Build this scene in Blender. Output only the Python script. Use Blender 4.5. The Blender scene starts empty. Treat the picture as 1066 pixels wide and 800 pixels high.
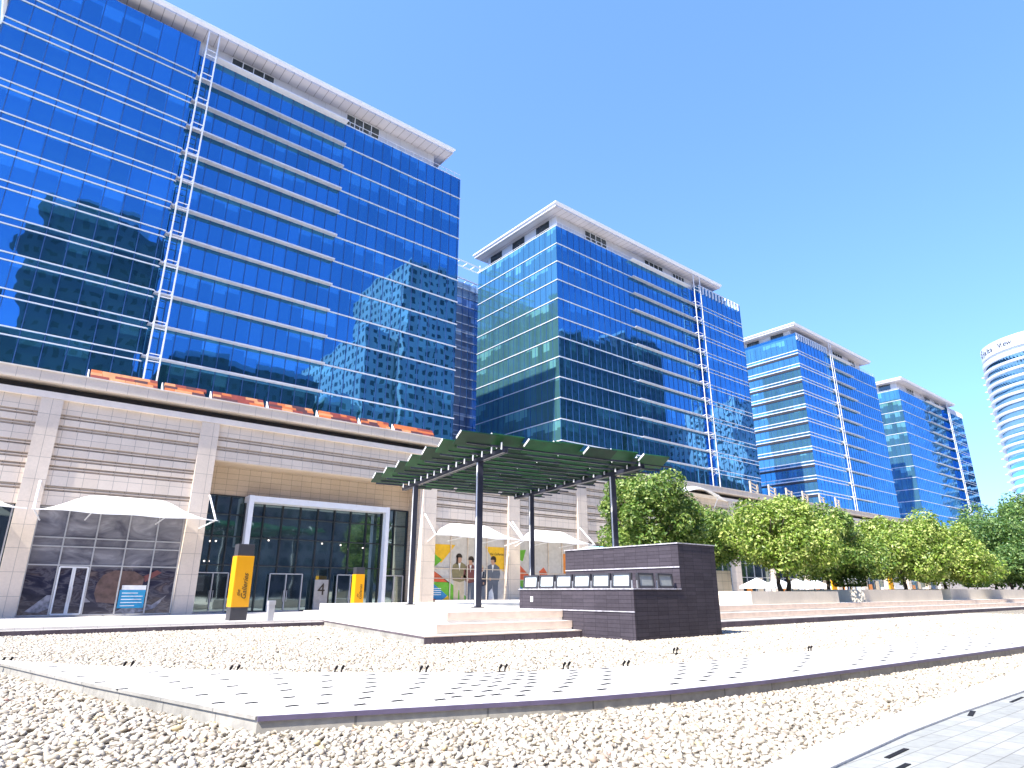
import bpy, math, random
import numpy as np
from mathutils import Vector, Matrix
random.seed(7); rng = np.random.default_rng(11)
sc = bpy.context.scene
COL = sc.collection
R = math.radians

# ------------------------------------------------------------------ materials
def newmat(name):
    m = bpy.data.materials.new(name); m.use_nodes = True
    nt = m.node_tree; nt.nodes.clear()
    out = nt.nodes.new('ShaderNodeOutputMaterial')
    return m, nt, out
def N(nt, typ, **kw):
    n = nt.nodes.new(typ)
    for k, v in kw.items():
        if k.startswith('i_'):
            n.inputs[int(k[2:])].default_value = v
        elif k in n.inputs.keys() if hasattr(n.inputs, 'keys') else False:
            n.inputs[k].default_value = v
        else:
            setattr(n, k, v)
    return n
def L(nt, a, b): nt.links.new(a, b)
def math_(nt, op, a, b=None, c=None):
    n = nt.nodes.new('ShaderNodeMath'); n.operation = op
    for i, v in enumerate((a, b, c)):
        if v is None: continue
        if isinstance(v, (int, float)): n.inputs[i].default_value = v
        else: L(nt, v, n.inputs[i])
    return n.outputs[0]
def pos(nt):
    g = nt.nodes.new('ShaderNodeNewGeometry'); s = nt.nodes.new('ShaderNodeSeparateXYZ')
    L(nt, g.outputs['Position'], s.inputs[0]); return g, s
def noise(nt, vec, scale, detail=4, rough=.55):
    n = nt.nodes.new('ShaderNodeTexNoise'); n.inputs['Scale'].default_value = scale
    n.inputs['Detail'].default_value = detail; n.inputs['Roughness'].default_value = rough
    if vec is not None: L(nt, vec, n.inputs['Vector'])
    return n
def ramp(nt, fac, stops):
    r = nt.nodes.new('ShaderNodeValToRGB'); cr = r.color_ramp
    while len(cr.elements) > 1: cr.elements.remove(cr.elements[-1])
    cr.elements[0].position = stops[0][0]; cr.elements[0].color = (*stops[0][1], 1)
    for p, c in stops[1:]:
        e = cr.elements.new(p); e.color = (*c, 1)
    L(nt, fac, r.inputs[0]); return r.outputs[0]
def mixc(nt, fac, a, b, mode='MIX'):
    n = nt.nodes.new('ShaderNodeMix'); n.data_type = 'RGBA'; n.blend_type = mode
    if isinstance(fac, (int, float)): n.inputs[0].default_value = fac
    else: L(nt, fac, n.inputs[0])
    for i, v in ((6, a), (7, b)):
        if isinstance(v, tuple): n.inputs[i].default_value = (*v, 1)
        else: L(nt, v, n.inputs[i])
    return n.outputs[2]
def sc3(c, k): return tuple(min(1, x*k) for x in c)

def plain(name, col, rough=.6, metal=0, var=.15, scale=3, bump=0, bscale=40, spec=.5):
    m, nt, out = newmat(name)
    g, s = pos(nt); b = nt.nodes.new('ShaderNodeBsdfPrincipled')
    n = noise(nt, g.outputs['Position'], scale, 5)
    c = ramp(nt, n.outputs[0], [(.3, sc3(col, 1-var)), (.7, sc3(col, 1+var))])
    L(nt, c, b.inputs['Base Color']); b.inputs['Roughness'].default_value = rough
    b.inputs['Metallic'].default_value = metal; b.inputs['Specular IOR Level'].default_value = spec
    if bump:
        nb = noise(nt, g.outputs['Position'], bscale, 3)
        bp = nt.nodes.new('ShaderNodeBump'); bp.inputs['Strength'].default_value = bump; bp.inputs['Distance'].default_value = .02
        L(nt, nb.outputs[0], bp.inputs['Height']); L(nt, bp.outputs[0], b.inputs['Normal'])
    L(nt, b.outputs[0], out.inputs[0]); return m

def tiles(name, c1, c2, mortar, w, h, gap=.02, rough=.6, plane='wall', offset=0.0, stain=.12, bump=.3, spec=.4, off=(0, 0), metal=0):
    m, nt, out = newmat(name)
    g, s = pos(nt)
    cb = nt.nodes.new('ShaderNodeCombineXYZ')
    if plane == 'wall':
        L(nt, math_(nt, 'ADD', math_(nt, 'ADD', s.outputs[0], s.outputs[1]), off[0]), cb.inputs[0]); L(nt, math_(nt, 'ADD', s.outputs[2], off[1]), cb.inputs[1])
    else:
        L(nt, math_(nt, 'ADD', s.outputs[0], off[0]), cb.inputs[0]); L(nt, math_(nt, 'ADD', s.outputs[1], off[1]), cb.inputs[1])
    t = nt.nodes.new('ShaderNodeTexBrick'); t.offset = offset; t.squash = 1
    t.inputs['Scale'].default_value = 1; t.inputs['Brick Width'].default_value = w; t.inputs['Row Height'].default_value = h
    t.inputs['Mortar Size'].default_value = gap/2; t.inputs['Mortar Smooth'].default_value = .1
    t.inputs['Color1'].default_value = (*c1, 1); t.inputs['Color2'].default_value = (*c2, 1); t.inputs['Mortar'].default_value = (*mortar, 1)
    L(nt, cb.outputs[0], t.inputs['Vector'])
    n1 = noise(nt, g.outputs['Position'], .6, 6); n2 = noise(nt, g.outputs['Position'], 9, 4)
    st = ramp(nt, n1.outputs[0], [(.3, (1-stain,)*3), (.65, (1, 1, 1))])
    c = mixc(nt, 1, t.outputs['Color'], st, 'MULTIPLY')
    st2 = ramp(nt, n2.outputs[0], [(.3, (1-stain*.7,)*3), (.7, (1, 1, 1))])
    c = mixc(nt, 1, c, st2, 'MULTIPLY')
    b = nt.nodes.new('ShaderNodeBsdfPrincipled'); b.inputs['Roughness'].default_value = rough; b.inputs['Metallic'].default_value = metal
    b.inputs['Specular IOR Level'].default_value = spec
    L(nt, c, b.inputs['Base Color'])
    bp = nt.nodes.new('ShaderNodeBump'); bp.inputs['Strength'].default_value = bump; bp.inputs['Distance'].default_value = .01; bp.invert = True
    L(nt, t.outputs['Fac'], bp.inputs['Height']); L(nt, bp.outputs[0], b.inputs['Normal'])
    L(nt, b.outputs[0], out.inputs[0]); return m

def tower_glass(name, inner=(.06, .26, .27), tint=(.035, .20, .48), refl=.80, bay=1.5, floor=3.6, z0=60.8, wob=.008):
    """reflective blue curtain wall: every pane has its own slight tilt, tint and blind behind it"""
    m, nt, out = newmat(name)
    g, s = pos(nt)
    hx = math_(nt, 'ADD', s.outputs[0], s.outputs[1])
    cx = math_(nt, 'FLOOR', math_(nt, 'DIVIDE', hx, bay)); cz = math_(nt, 'FLOOR', math_(nt, 'DIVIDE', math_(nt, 'SUBTRACT', s.outputs[2], z0), floor))
    cb = nt.nodes.new('ShaderNodeCombineXYZ'); L(nt, cx, cb.inputs[0]); L(nt, cz, cb.inputs[1])
    wn = nt.nodes.new('ShaderNodeTexWhiteNoise'); wn.noise_dimensions = '3D'; L(nt, cb.outputs[0], wn.inputs['Vector'])
    # groups of panes (rooms) with blinds
    cb2 = nt.nodes.new('ShaderNodeCombineXYZ'); L(nt, math_(nt, 'FLOOR', math_(nt, 'DIVIDE', cx, 4)), cb2.inputs[0]); L(nt, cz, cb2.inputs[1])
    wn2 = nt.nodes.new('ShaderNodeTexWhiteNoise'); L(nt, cb2.outputs[0], wn2.inputs['Vector'])
    # blind height inside pane
    fz = math_(nt, 'FRACT', math_(nt, 'DIVIDE', math_(nt, 'SUBTRACT', s.outputs[2], z0), floor))
    blind = math_(nt, 'GREATER_THAN', fz, math_(nt, 'ADD', math_(nt, 'MULTIPLY', wn.outputs[0], .5), .45))
    room = math_(nt, 'GREATER_THAN', wn2.outputs[0], .55)
    lit = math_(nt, 'MULTIPLY', blind, room)
    incol = mixc(nt, lit, sc3(inner, .6), sc3(inner, 1.35))
    incol = mixc(nt, math_(nt, 'MULTIPLY', wn.outputs[0], .5), incol, sc3(inner, .35))
    d = nt.nodes.new('ShaderNodeBsdfDiffuse'); L(nt, incol, d.inputs[0])
    # tilt
    sub = nt.nodes.new('ShaderNodeVectorMath'); sub.operation = 'SUBTRACT'; L(nt, wn.outputs[1], sub.inputs[0]); sub.inputs[1].default_value = (.5, .5, .5)
    sca = nt.nodes.new('ShaderNodeVectorMath'); sca.operation = 'SCALE'; L(nt, sub.outputs[0], sca.inputs[0]); sca.inputs['Scale'].default_value = wob
    nz = noise(nt, g.outputs['Position'], .35, 2)
    sub2 = nt.nodes.new('ShaderNodeVectorMath'); sub2.operation = 'SUBTRACT'; L(nt, nz.outputs[1], sub2.inputs[0]); sub2.inputs[1].default_value = (.5, .5, .5)
    sca2 = nt.nodes.new('ShaderNodeVectorMath'); sca2.operation = 'SCALE'; L(nt, sub2.outputs[0], sca2.inputs[0]); sca2.inputs['Scale'].default_value = wob*1.6
    ad = nt.nodes.new('ShaderNodeVectorMath'); ad.operation = 'ADD'; L(nt, sca.outputs[0], ad.inputs[0]); L(nt, sca2.outputs[0], ad.inputs[1])
    ad2 = nt.nodes.new('ShaderNodeVectorMath'); ad2.operation = 'ADD'; L(nt, ad.outputs[0], ad2.inputs[0]); L(nt, g.outputs['Normal'], ad2.inputs[1])
    no = nt.nodes.new('ShaderNodeVectorMath'); no.operation = 'NORMALIZE'; L(nt, ad2.outputs[0], no.inputs[0])
    gl = nt.nodes.new('ShaderNodeBsdfGlossy'); gl.inputs['Roughness'].default_value = .015
    tv = math_(nt, 'ADD', math_(nt, 'MULTIPLY', wn.outputs[0], .3), math_(nt, 'MULTIPLY', wn2.outputs[0], .35))
    tc = mixc(nt, tv, sc3(tint, 1.12), sc3(tint, .55)); tc = mixc(nt, math_(nt, 'MULTIPLY', lit, .35), tc, sc3(tint, 1.6))
    L(nt, tc, gl.inputs[0]); L(nt, no.outputs[0], gl.inputs['Normal'])
    mx = nt.nodes.new('ShaderNodeMixShader'); mx.inputs[0].default_value = refl
    L(nt, d.outputs[0], mx.inputs[1]); L(nt, gl.outputs[0], mx.inputs[2])
    # clear fresnel coat: whiter at grazing angles
    lw = nt.nodes.new('ShaderNodeFresnel'); lw.inputs[0].default_value = 1.45
    g2 = nt.nodes.new('ShaderNodeBsdfGlossy'); g2.inputs['Roughness'].default_value = .015; g2.inputs[0].default_value = (.45, .80, 1, 1); L(nt, no.outputs[0], g2.inputs['Normal'])
    mx2 = nt.nodes.new('ShaderNodeMixShader'); L(nt, lw.outputs[0], mx2.inputs[0]); L(nt, mx.outputs[0], mx2.inputs[1]); L(nt, g2.outputs[0], mx2.inputs[2])
    L(nt, mx2.outputs[0], out.inputs[0]); return m

def dark_glass(name, col=(.012, .018, .022), rough=.04, tint=(.55, .7, .72), k=.28):
    m, nt, out = newmat(name)
    g, s = pos(nt)
    n = noise(nt, g.outputs['Position'], .5, 3)
    d = nt.nodes.new('ShaderNodeBsdfDiffuse'); L(nt, ramp(nt, n.outputs[0], [(.35, sc3(col, .6)), (.7, sc3(col, 2.2))]), d.inputs[0])
    gl = nt.nodes.new('ShaderNodeBsdfGlossy'); gl.inputs[0].default_value = (*tint, 1); gl.inputs['Roughness'].default_value = rough
    nb = noise(nt, g.outputs['Position'], .8, 1); bp = nt.nodes.new('ShaderNodeBump'); bp.inputs['Strength'].default_value = .05; bp.inputs['Distance'].default_value = .1
    L(nt, nb.outputs[0], bp.inputs['Height']); L(nt, bp.outputs[0], gl.inputs['Normal'])
    mx = nt.nodes.new('ShaderNodeMixShader'); mx.inputs[0].default_value = k
    L(nt, d.outputs[0], mx.inputs[1]); L(nt, gl.outputs[0], mx.inputs[2]); L(nt, mx.outputs[0], out.inputs[0]); return m

def leaf_mat(name, c1, c2, c3):
    m, nt, out = newmat(name)
    g, s = pos(nt)
    at = nt.nodes.new('ShaderNodeAttribute'); at.attribute_name = 'tone'
    n = noise(nt, g.outputs['Position'], 1.1, 3)
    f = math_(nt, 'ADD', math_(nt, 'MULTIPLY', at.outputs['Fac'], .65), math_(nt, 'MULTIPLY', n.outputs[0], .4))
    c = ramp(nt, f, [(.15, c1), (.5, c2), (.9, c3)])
    b = nt.nodes.new('ShaderNodeBsdfPrincipled'); b.inputs['Roughness'].default_value = .42; b.inputs['Specular IOR Level'].default_value = .45
    L(nt, c, b.inputs['Base Color'])
    t = nt.nodes.new('ShaderNodeBsdfTranslucent'); L(nt, mixc(nt, .5, c, (.25, .4, .03)), t.inputs[0])
    mx = nt.nodes.new('ShaderNodeMixShader'); mx.inputs[0].default_value = .28
    L(nt, b.outputs[0], mx.inputs[1]); L(nt, t.outputs[0], mx.inputs[2]); L(nt, mx.outputs[0], out.inputs[0]); return m

def pebble_mat():
    m, nt, out = newmat('pebble')
    at = nt.nodes.new('ShaderNodeAttribute'); at.attribute_name = 'tone'
    g, s = pos(nt); n = noise(nt, g.outputs['Position'], 30, 4)
    c = ramp(nt, at.outputs['Fac'], [(0, (.17, .145, .11)), (.12, (.39, .34, .26)), (.45, (.51, .455, .36)), (.8, (.60, .545, .45)), (.955, (.42, .35, .26)), (.975, (.45, .30, .22)), (.99, (.5, .42, .22)), (1, (.4, .25, .2))])
    c = mixc(nt, 1, c, ramp(nt, n.outputs[0], [(.3, (.84,)*3), (.7, (1,)*3)]), 'MULTIPLY')
    b = nt.nodes.new('ShaderNodeBsdfPrincipled'); b.inputs['Roughness'].default_value = .7; L(nt, c, b.inputs['Base Color'])
    L(nt, b.outputs[0], out.inputs[0]); return m

def gravel_mat():
    m, nt, out = newmat('gravel_bed')
    g, s = pos(nt)
    v = nt.nodes.new('ShaderNodeTexVoronoi'); v.inputs['Scale'].default_value = 11; v.inputs['Randomness'].default_value = .9
    L(nt, g.outputs['Position'], v.inputs['Vector'])
    sep = nt.nodes.new('ShaderNodeSeparateColor'); L(nt, v.outputs['Color'], sep.inputs[0])
    c = ramp(nt, sep.outputs[0], [(0, (.26, .23, .18)), (.3, (.40, .355, .275)), (.8, (.50, .45, .36)), (1, (.36, .32, .25))])
    c = mixc(nt, ramp(nt, v.outputs['Distance'], [(.28, (0, 0, 0)), (.6, (.85,)*3)]), c, (.10, .085, .065))  # shade in the gaps between stones is painted into the bed colour
    b = nt.nodes.new('ShaderNodeBsdfPrincipled'); b.inputs['Roughness'].default_value = .85; L(nt, c, b.inputs['Base Color'])
    bp = nt.nodes.new('ShaderNodeBump'); bp.inputs['Strength'].default_value = .9; bp.inputs['Distance'].default_value = .03; bp.invert = True
    L(nt, v.outputs['Distance'], bp.inputs['Height']); L(nt, bp.outputs[0], b.inputs['Normal'])
    L(nt, b.outputs[0], out.inputs[0]); return m

def facade_mat(name, wall, win, w, h, fw=.5, fh=.5):
    """distant office facade: wall with punched windows (procedural), glassy windows"""
    m, nt, out = newmat(name)
    g, s = pos(nt)
    hx = math_(nt, 'ADD', s.outputs[0], s.outputs[1])
    fx = math_(nt, 'FRACT', math_(nt, 'DIVIDE', hx, w)); fz = math_(nt, 'FRACT', math_(nt, 'DIVIDE', s.outputs[2], h))
    a = math_(nt, 'LESS_THAN', fx, fw); b_ = math_(nt, 'LESS_THAN', fz, fh); f = math_(nt, 'MULTIPLY', a, b_)
    n = noise(nt, g.outputs['Position'], .05, 3)
    wc = ramp(nt, n.outputs[0], [(.35, sc3(wall, .7)), (.65, wall)])
    c = mixc(nt, f, wc, win)
    b = nt.nodes.new('ShaderNodeBsdfPrincipled'); L(nt, c, b.inputs['Base Color']); b.inputs['Roughness'].default_value = .6
    L(nt, b.outputs[0], out.inputs[0]); return m

M = {}
M['glassA'] = tower_glass('curtain_wall_glass')
M['glassB'] = tower_glass('curtain_wall_glass_wide', bay=1.9, wob=.018, tint=(.038, .215, .52))
M['glassS'] = tower_glass('sunlit_side_glass', inner=(.16, .42, .40), tint=(.03, .25, .52), refl=.58)  # greener, brighter copy for the sun side: sunlit interior put into the colour
M['glass_link'] = tower_glass('link_glass', inner=(.55, .66, .74), tint=(.4, .6, .8), refl=.4, bay=1.2)
M['white_metal'] = plain('white_metal', (.74, .75, .77), .4, 0, .05, 2)
M['band'] = plain('band_metal', (.58, .61, .66), .4, 0, .08, 2)
M['grey_metal'] = plain('pale_grey_metal', (.56, .57, .60), .4, .2, .08, 2)
M['mullion'] = plain('blue_grey_mullion', (.02, .07, .20), .4, 0, .1, 2)
M['pent'] = tiles('penthouse_panel', (.70, .70, .72), (.66, .66, .69), (.4, .4, .42), 2.4, 1.6, .03, .5, stain=.06)
M['soffit'] = tiles('soffit_panel', (.60, .59, .62), (.55, .54, .58), (.25, .25, .27), 1.2, 60, .08, .5, 'flat', stain=.05)
M['dark_win'] = dark_glass('penthouse_glass', (.02, .022, .03), k=.15)
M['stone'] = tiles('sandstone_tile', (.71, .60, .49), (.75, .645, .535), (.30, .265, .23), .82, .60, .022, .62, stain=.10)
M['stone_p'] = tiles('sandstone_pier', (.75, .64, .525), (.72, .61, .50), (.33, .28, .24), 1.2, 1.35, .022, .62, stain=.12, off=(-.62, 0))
M['stone_r'] = tiles('sandstone_recess_shaded', (.62, .49, .35), (.66, .53, .39), (.28, .22, .17), .82, .42, .022, .65, stain=.10)  # darker orange copy of the sandstone, recess shade and bounce in the colour
M['groove'] = tiles('groove_stone_shaded', (.50, .41, .33), (.46, .38, .31), (.2, .17, .14), .82, .3, .03, .8)  # darker than the wall stone: groove shade is put into the colour
M['coping'] = plain('coping_stone', (.76, .68, .60), .5, 0, .06, 2)
M['black'] = plain('recess_shade_black', (.02, .02, .024), .6, 0, .1)
M['dglass'] = dark_glass('shop_glass')
M['dglass2'] = dark_glass('entrance_glass', (.02, .035, .04), k=.34, tint=(.55, .72, .74))
M['alu'] = plain('anodised_frame', (.48, .49, .52), .35, .4, .05)
M['dframe'] = plain('dark_frame', (.03, .035, .04), .4, .2, .1)
M['fabric'] = plain('white_fabric', (.80, .80, .80), .7, 0, .03, 1)
M['walk'] = tiles('walkway_stone', (.62, .58, .53), (.66, .62, .57), (.42, .39, .36), .9, .9, .015, .6, 'flat', stain=.12)
M['plat'] = tiles('platform_stone', (.66, .62, .55), (.70, .66, .59), (.48, .44, .40), 1.4, 1.4, .014, .55, 'flat', stain=.08)
M['tread'] = plain('step_stone', (.72, .67, .60), .55, 0, .08, 1.5, .1)
M['riser'] = plain('riser_stone_shaded', (.66, .52, .42), .6, 0, .12, 2.2, .15)  # redder and darker than the treads, front-face shade is in the colour
M['kerbdark'] = tiles('dark_plinth', (.13, .10, .12), (.17, .13, .15), (.06, .05, .05), .6, .5, .02, .6, stain=.35)
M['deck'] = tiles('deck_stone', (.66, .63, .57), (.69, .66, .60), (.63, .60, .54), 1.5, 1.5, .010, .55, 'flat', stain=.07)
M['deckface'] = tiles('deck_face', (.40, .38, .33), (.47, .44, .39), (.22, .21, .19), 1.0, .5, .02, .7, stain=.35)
M['deckcap'] = plain('deck_edge_trim', (.11, .09, .15), .45, 0, .15, 4)
M['slot'] = plain('slot_metal', (.018, .018, .02), .8, 0, spec=.1)
M['slate'] = tiles('black_slate_tile', (.062, .053, .064), (.082, .070, .084), (.028, .024, .030), .58, .135, .014, .55, stain=.22, bump=.4, spec=.12)
M['slateedge'] = plain('lime_stained_edge', (.45, .43, .45), .7, 0, .4, 7)
M['steel'] = plain('dark_steel', (.030, .032, .05), .35, .1, .1, 3, spec=.6)
M['green'] = plain('green_board', (.008, .062, .018), .5, 0, .4, 1.3, spec=.3)
M['greend'] = plain('dark_green_board', (.004, .028, .011), .5, 0, .4, 1.7, spec=.3)
M['yellow'] = plain('yellow_panel', (.80, .36, .004), .28, 0, .05, 1)
M['dgrey'] = plain('charcoal_panel', (.05, .05, .058), .4, .1, .1)
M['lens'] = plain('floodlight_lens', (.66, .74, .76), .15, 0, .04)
M['lens2'] = plain('floodlight_lens_shaded', (.32, .34, .33), .2, 0, .08)  # darker copy of the white lens, its unlit look put into the colour
M['pebble'] = pebble_mat(); M['gravel'] = gravel_mat()
M['pave'] = tiles('paver', (.31, .315, .285), (.37, .37, .34), (.20, .195, .175), .42, .21, .012, .75, 'flat', .5, stain=.22)
M['kerbw'] = plain('white_kerb_stone', (.72, .71, .69), .6, 0, .06, 1.2, .15, 30)
M['asphalt'] = plain('asphalt', (.06, .06, .06), .9, 0, .2, .4)
M['sand'] = plain('dry_ground', (.38, .34, .28), .9, 0, .15, .1)
M['bark'] = plain('bark', (.10, .075, .055), .9, 0, .3, 9, .6, 30)
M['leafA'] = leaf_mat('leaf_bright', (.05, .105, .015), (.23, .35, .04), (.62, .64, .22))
M['leafB'] = leaf_mat('leaf_dark', (.022, .06, .012), (.11, .21, .028), (.42, .48, .14))  # darker leaf set, shade of the backlit trees put into the colour
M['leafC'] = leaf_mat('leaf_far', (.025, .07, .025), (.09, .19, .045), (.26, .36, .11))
M['hedge'] = leaf_mat('hedge_leaf', (.03, .07, .012), (.06, .13, .02), (.12, .22, .04))
M['terra'] = [plain('terracotta_'+n, c, .6, 0, .2, 2, .2) for n, c in (('orange', (.42, .11, .025)), ('rust', (.19, .032, .018)), ('peach', (.48, .20, .08)), ('brown', (.07, .022, .022)))]
M['planter'] = tiles('planter_stone', (.64, .57, .47), (.68, .61, .51), (.42, .39, .35), 5.6, 3, .012, .6, stain=.12)
M['ink'] = plain('ink_black', (.015, .013, .012), .5)
for nm, c in (('p_grey', (.52, .50, .48)), ('p_red', (.62, .11, .04)), ('p_green', (.13, .40, .03)), ('p_blue', (.02, .22, .50)), ('p_yel', (.75, .45, .02)), ('p_navy', (.02, .025, .05)),
              ('p_white', (.78, .78, .78)), ('p_skin', (.48, .27, .18)), ('p_hair', (.03, .018, .014)), ('p_olive', (.22, .19, .10)), ('p_maroon', (.17, .05, .05)), ('p_slate', (.12, .14, .18)), ('p_cyan', (.02, .30, .55)),
              ('p_tan', (.55, .46, .33)), ('p_orange', (.75, .25, .03))):
    M[nm] = plain('print_'+nm[2:], c, .45, 0, .10, 3)
M['blockd'] = facade_mat('dark_office_facade', (.16, .14, .17), (.03, .04, .06), 3.2, 3.8, .5, .45)
M['blockw'] = facade_mat('white_office_facade', (.90, .80, .76), (.06, .06, .08), 4.6, 4.2, .45, .5)
M['blockg'] = facade_mat('grey_office_facade', (.84, .68, .60), (.05, .06, .09), 3.4, 3.9, .5, .5)
M['rt_glass'] = tower_glass('round_tower_glass', inner=(.05, .14, .26), tint=(.06, .2, .5), refl=.7, bay=2, z0=0, floor=3.8)
M['rt_white'] = plain('round_tower_white', (.58, .62, .70), .5, 0, .05, .1)

def mural_mat():
    """storefront film: dark misty print, darker towards coloured smears lower down"""
    m, nt, out = newmat('mural_film')
    g, s = pos(nt)
    mp = nt.nodes.new('ShaderNodeMapping'); mp.inputs['Scale'].default_value = (.5, .5, 1.1); L(nt, g.outputs['Position'], mp.inputs[0])
    n = noise(nt, mp.outputs[0], 1.0, 4); n.inputs['Distortion'].default_value = 1.2
    up = ramp(nt, n.outputs[0], [(.3, (.09, .09, .115)), (.55, (.21, .21, .24)), (.75, (.36, .36, .39))])
    n2 = noise(nt, mp.outputs[0], 1.5, 4); n2.inputs['Distortion'].default_value = 1.0
    lo = ramp(nt, n2.outputs[0], [(.34, (.012, .013, .032)), (.48, (.03, .03, .055)), (.54, (.10, .095, .12)), (.60, (.035, .03, .045)), (.72, (.14, .11, .11))])
    f = ramp(nt, math_(nt, 'DIVIDE', s.outputs[2], 8), [(.36, (0, 0, 0)), (.40, (1, 1, 1))])
    c = mixc(nt, f, lo, up)
    b = nt.nodes.new('ShaderNodeBsdfPrincipled'); b.inputs['Roughness'].default_value = .12; L(nt, c, b.inputs['Base Color'])
    L(nt, b.outputs[0], out.inputs[0]); return m
M['mural'] = mural_mat()

# ------------------------------------------------------------------ mesh helpers
class MB:
    def __init__(s): s.v = []; s.f = []; s.m = []
    def add(s, vs, fs, mi=0):
        b = len(s.v); s.v += [tuple(v) for v in vs]
        for f in fs: s.f.append(tuple(b+i for i in f)); s.m.append(mi)
        return s
    def box(s, x0, x1, y0, y1, z0, z1, mi=0):
        return s.add([(x0,y0,z0),(x1,y0,z0),(x1,y1,z0),(x0,y1,z0),(x0,y0,z1),(x1,y0,z1),(x1,y1,z1),(x0,y1,z1)],
                     [(0,3,2,1),(4,5,6,7),(0,1,5,4),(1,2,6,5),(2,3,7,6),(3,0,4,7)], mi)
    def obox(s, c, ax, ay, az, mi=0):
        c = Vector(c); ax = Vector(ax); ay = Vector(ay); az = Vector(az)
        vs = [c+i*ax+j*ay+k*az for k in (-1,1) for (i,j) in ((-1,-1),(1,-1),(1,1),(-1,1))]
        return s.add(vs, [(0,3,2,1),(4,5,6,7),(0,1,5,4),(1,2,6,5),(2,3,7,6),(3,0,4,7)], mi)
    def bar(s, p, q, w, h=None, mi=0, up=(0,0,1)):
        p = Vector(p); q = Vector(q); h = h or w; d = (q-p); l = d.length/2; d.normalize()
        u = Vector(up)
        if abs(d.dot(u)) > .98: u = Vector((1,0,0))
        a = d.cross(u).normalized(); b = a.cross(d)
        return s.obox((p+q)/2, d*l, a*w/2, b*h/2, mi)
    def tube(s, p, q, r0, r1=None, n=8, mi=0, cap=True):
        p = Vector(p); q = Vector(q); r1 = r0 if r1 is None else r1
        d = (q-p).normalized(); u = Vector((0,0,1)) if abs(d.z) < .95 else Vector((1,0,0))
        a = d.cross(u).normalized(); b = d.cross(a)
        vs = []
        for c, r in ((p, r0), (q, r1)):
            for i in range(n):
                t = 2*math.pi*i/n; vs.append(c+a*r*math.cos(t)+b*r*math.sin(t))
        fs = [(i, i+n, (i+1) % n+n, (i+1) % n) for i in range(n)]
        if cap: fs += [tuple(range(n)), tuple(range(2*n-1, n-1, -1))]
        return s.add(vs, fs, mi)
    def prism(s, poly, z0, z1, mt=0, ms=0):
        n = len(poly)
        area = sum(poly[i][0]*poly[(i+1) % n][1]-poly[(i+1) % n][0]*poly[i][1] for i in range(n))
        if area < 0: poly = poly[::-1]
        vs = [(x, y, z0) for x, y in poly]+[(x, y, z1) for x, y in poly]
        s.add(vs, [tuple(range(n-1, -1, -1))], ms); b = len(s.v)-2*n
        s.f.append(tuple(b+n+i for i in range(n))); s.m.append(mt)
        for i in range(n):
            j = (i+1) % n; s.f.append((b+i, b+j, b+n+j, b+n+i)); s.m.append(ms)
        return s
    def wallpoly(s, pts, y, d, mi=0):
        """flat print: polygon in XZ at plane y, d thick towards the viewer side (-y)"""
        n = len(pts)
        area = sum(pts[i][0]*pts[(i+1) % n][1]-pts[(i+1) % n][0]*pts[i][1] for i in range(n))
        if area < 0: pts = pts[::-1]
        vs = [(x, y-d, z) for x, z in pts]+[(x, y, z) for x, z in pts]
        fs = [tuple(range(n)), tuple(range(2*n-1, n-1, -1))]+[(i, i+n, (i+1) % n+n, (i+1) % n) for i in range(n)]
        return s.add(vs, fs, mi)
    def build(s, name, mats, parent=None, smooth=False, bevel=0):
        o0 = Vector(parent['_o']) if parent is not None else Vector((0,0,0))
        me = bpy.data.meshes.new(name)
        me.from_pydata([(v[0]-o0.x, v[1]-o0.y, v[2]-o0.z) for v in s.v], [], s.f)
        if not isinstance(mats, (list, tuple)): mats = [mats]
        for m in mats: me.materials.append(m)
        if len(mats) > 1: me.polygons.foreach_set('material_index', s.m)
        if smooth: me.polygons.foreach_set('use_smooth', [True]*len(me.polygons))
        me.update()
        o = bpy.data.objects.new(name, me); COL.objects.link(o)
        if parent is not None: o.parent = parent; o['_o'] = tuple(o0)
        else: o['_o'] = (0., 0., 0.)
        if bevel:
            b = o.modifiers.new('bevel', 'BEVEL'); b.width = bevel; b.segments = 2; b.limit_method = 'ANGLE'
        return o
def tag(o, label=None, cat=None, group=None, kind=None):
    if label: o['label'] = label
    if cat: o['category'] = cat
    if group: o['group'] = group
    if kind: o['kind'] = kind
    return o
def empty(name, loc, label, cat, group=None):
    o = bpy.data.objects.new(name, None); COL.objects.link(o); o.location = loc; o['_o'] = tuple(float(a) for a in loc)
    o.empty_display_size = .3
    return tag(o, label, cat, group)
def rebase(o, loc):
    """single-mesh thing: put its origin at its base"""
    l = Vector(loc); o.data.transform(Matrix.Translation(-l)); o.location = l; o['_o'] = tuple(loc); return o
def copy_tree(o, parent=None):
    c = o.copy(); COL.objects.link(c); c.parent = parent
    for ch in list(o.children): copy_tree(ch, c)
    return c
def text_mesh(s, size, extrude=.01, font=None, shear=0, align='CENTER'):
    cu = bpy.data.curves.new('t', 'FONT'); cu.body = s; cu.size = size; cu.extrude = extrude; cu.shear = shear
    cu.align_x = align; cu.align_y = 'CENTER'
    t = bpy.data.objects.new('t', cu); COL.objects.link(t)
    dg = bpy.context.evaluated_depsgraph_get(); dg.update()
    me = bpy.data.meshes.new_from_object(t.evaluated_get(dg)); bpy.data.objects.remove(t); return me
def text_part(name, s, size, mat, mtx, parent, extrude=.01, shear=0, align='CENTER'):
    me = text_mesh(s, size, extrude, shear=shear, align=align); me.name = name
    me.transform(mtx)
    o0 = Vector(parent['_o']); me.transform(Matrix.Translation(-o0))
    me.materials.clear(); me.materials.append(mat)
    o = bpy.data.objects.new(name, me); COL.objects.link(o); o.parent = parent; o['_o'] = parent['_o']; return o
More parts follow.
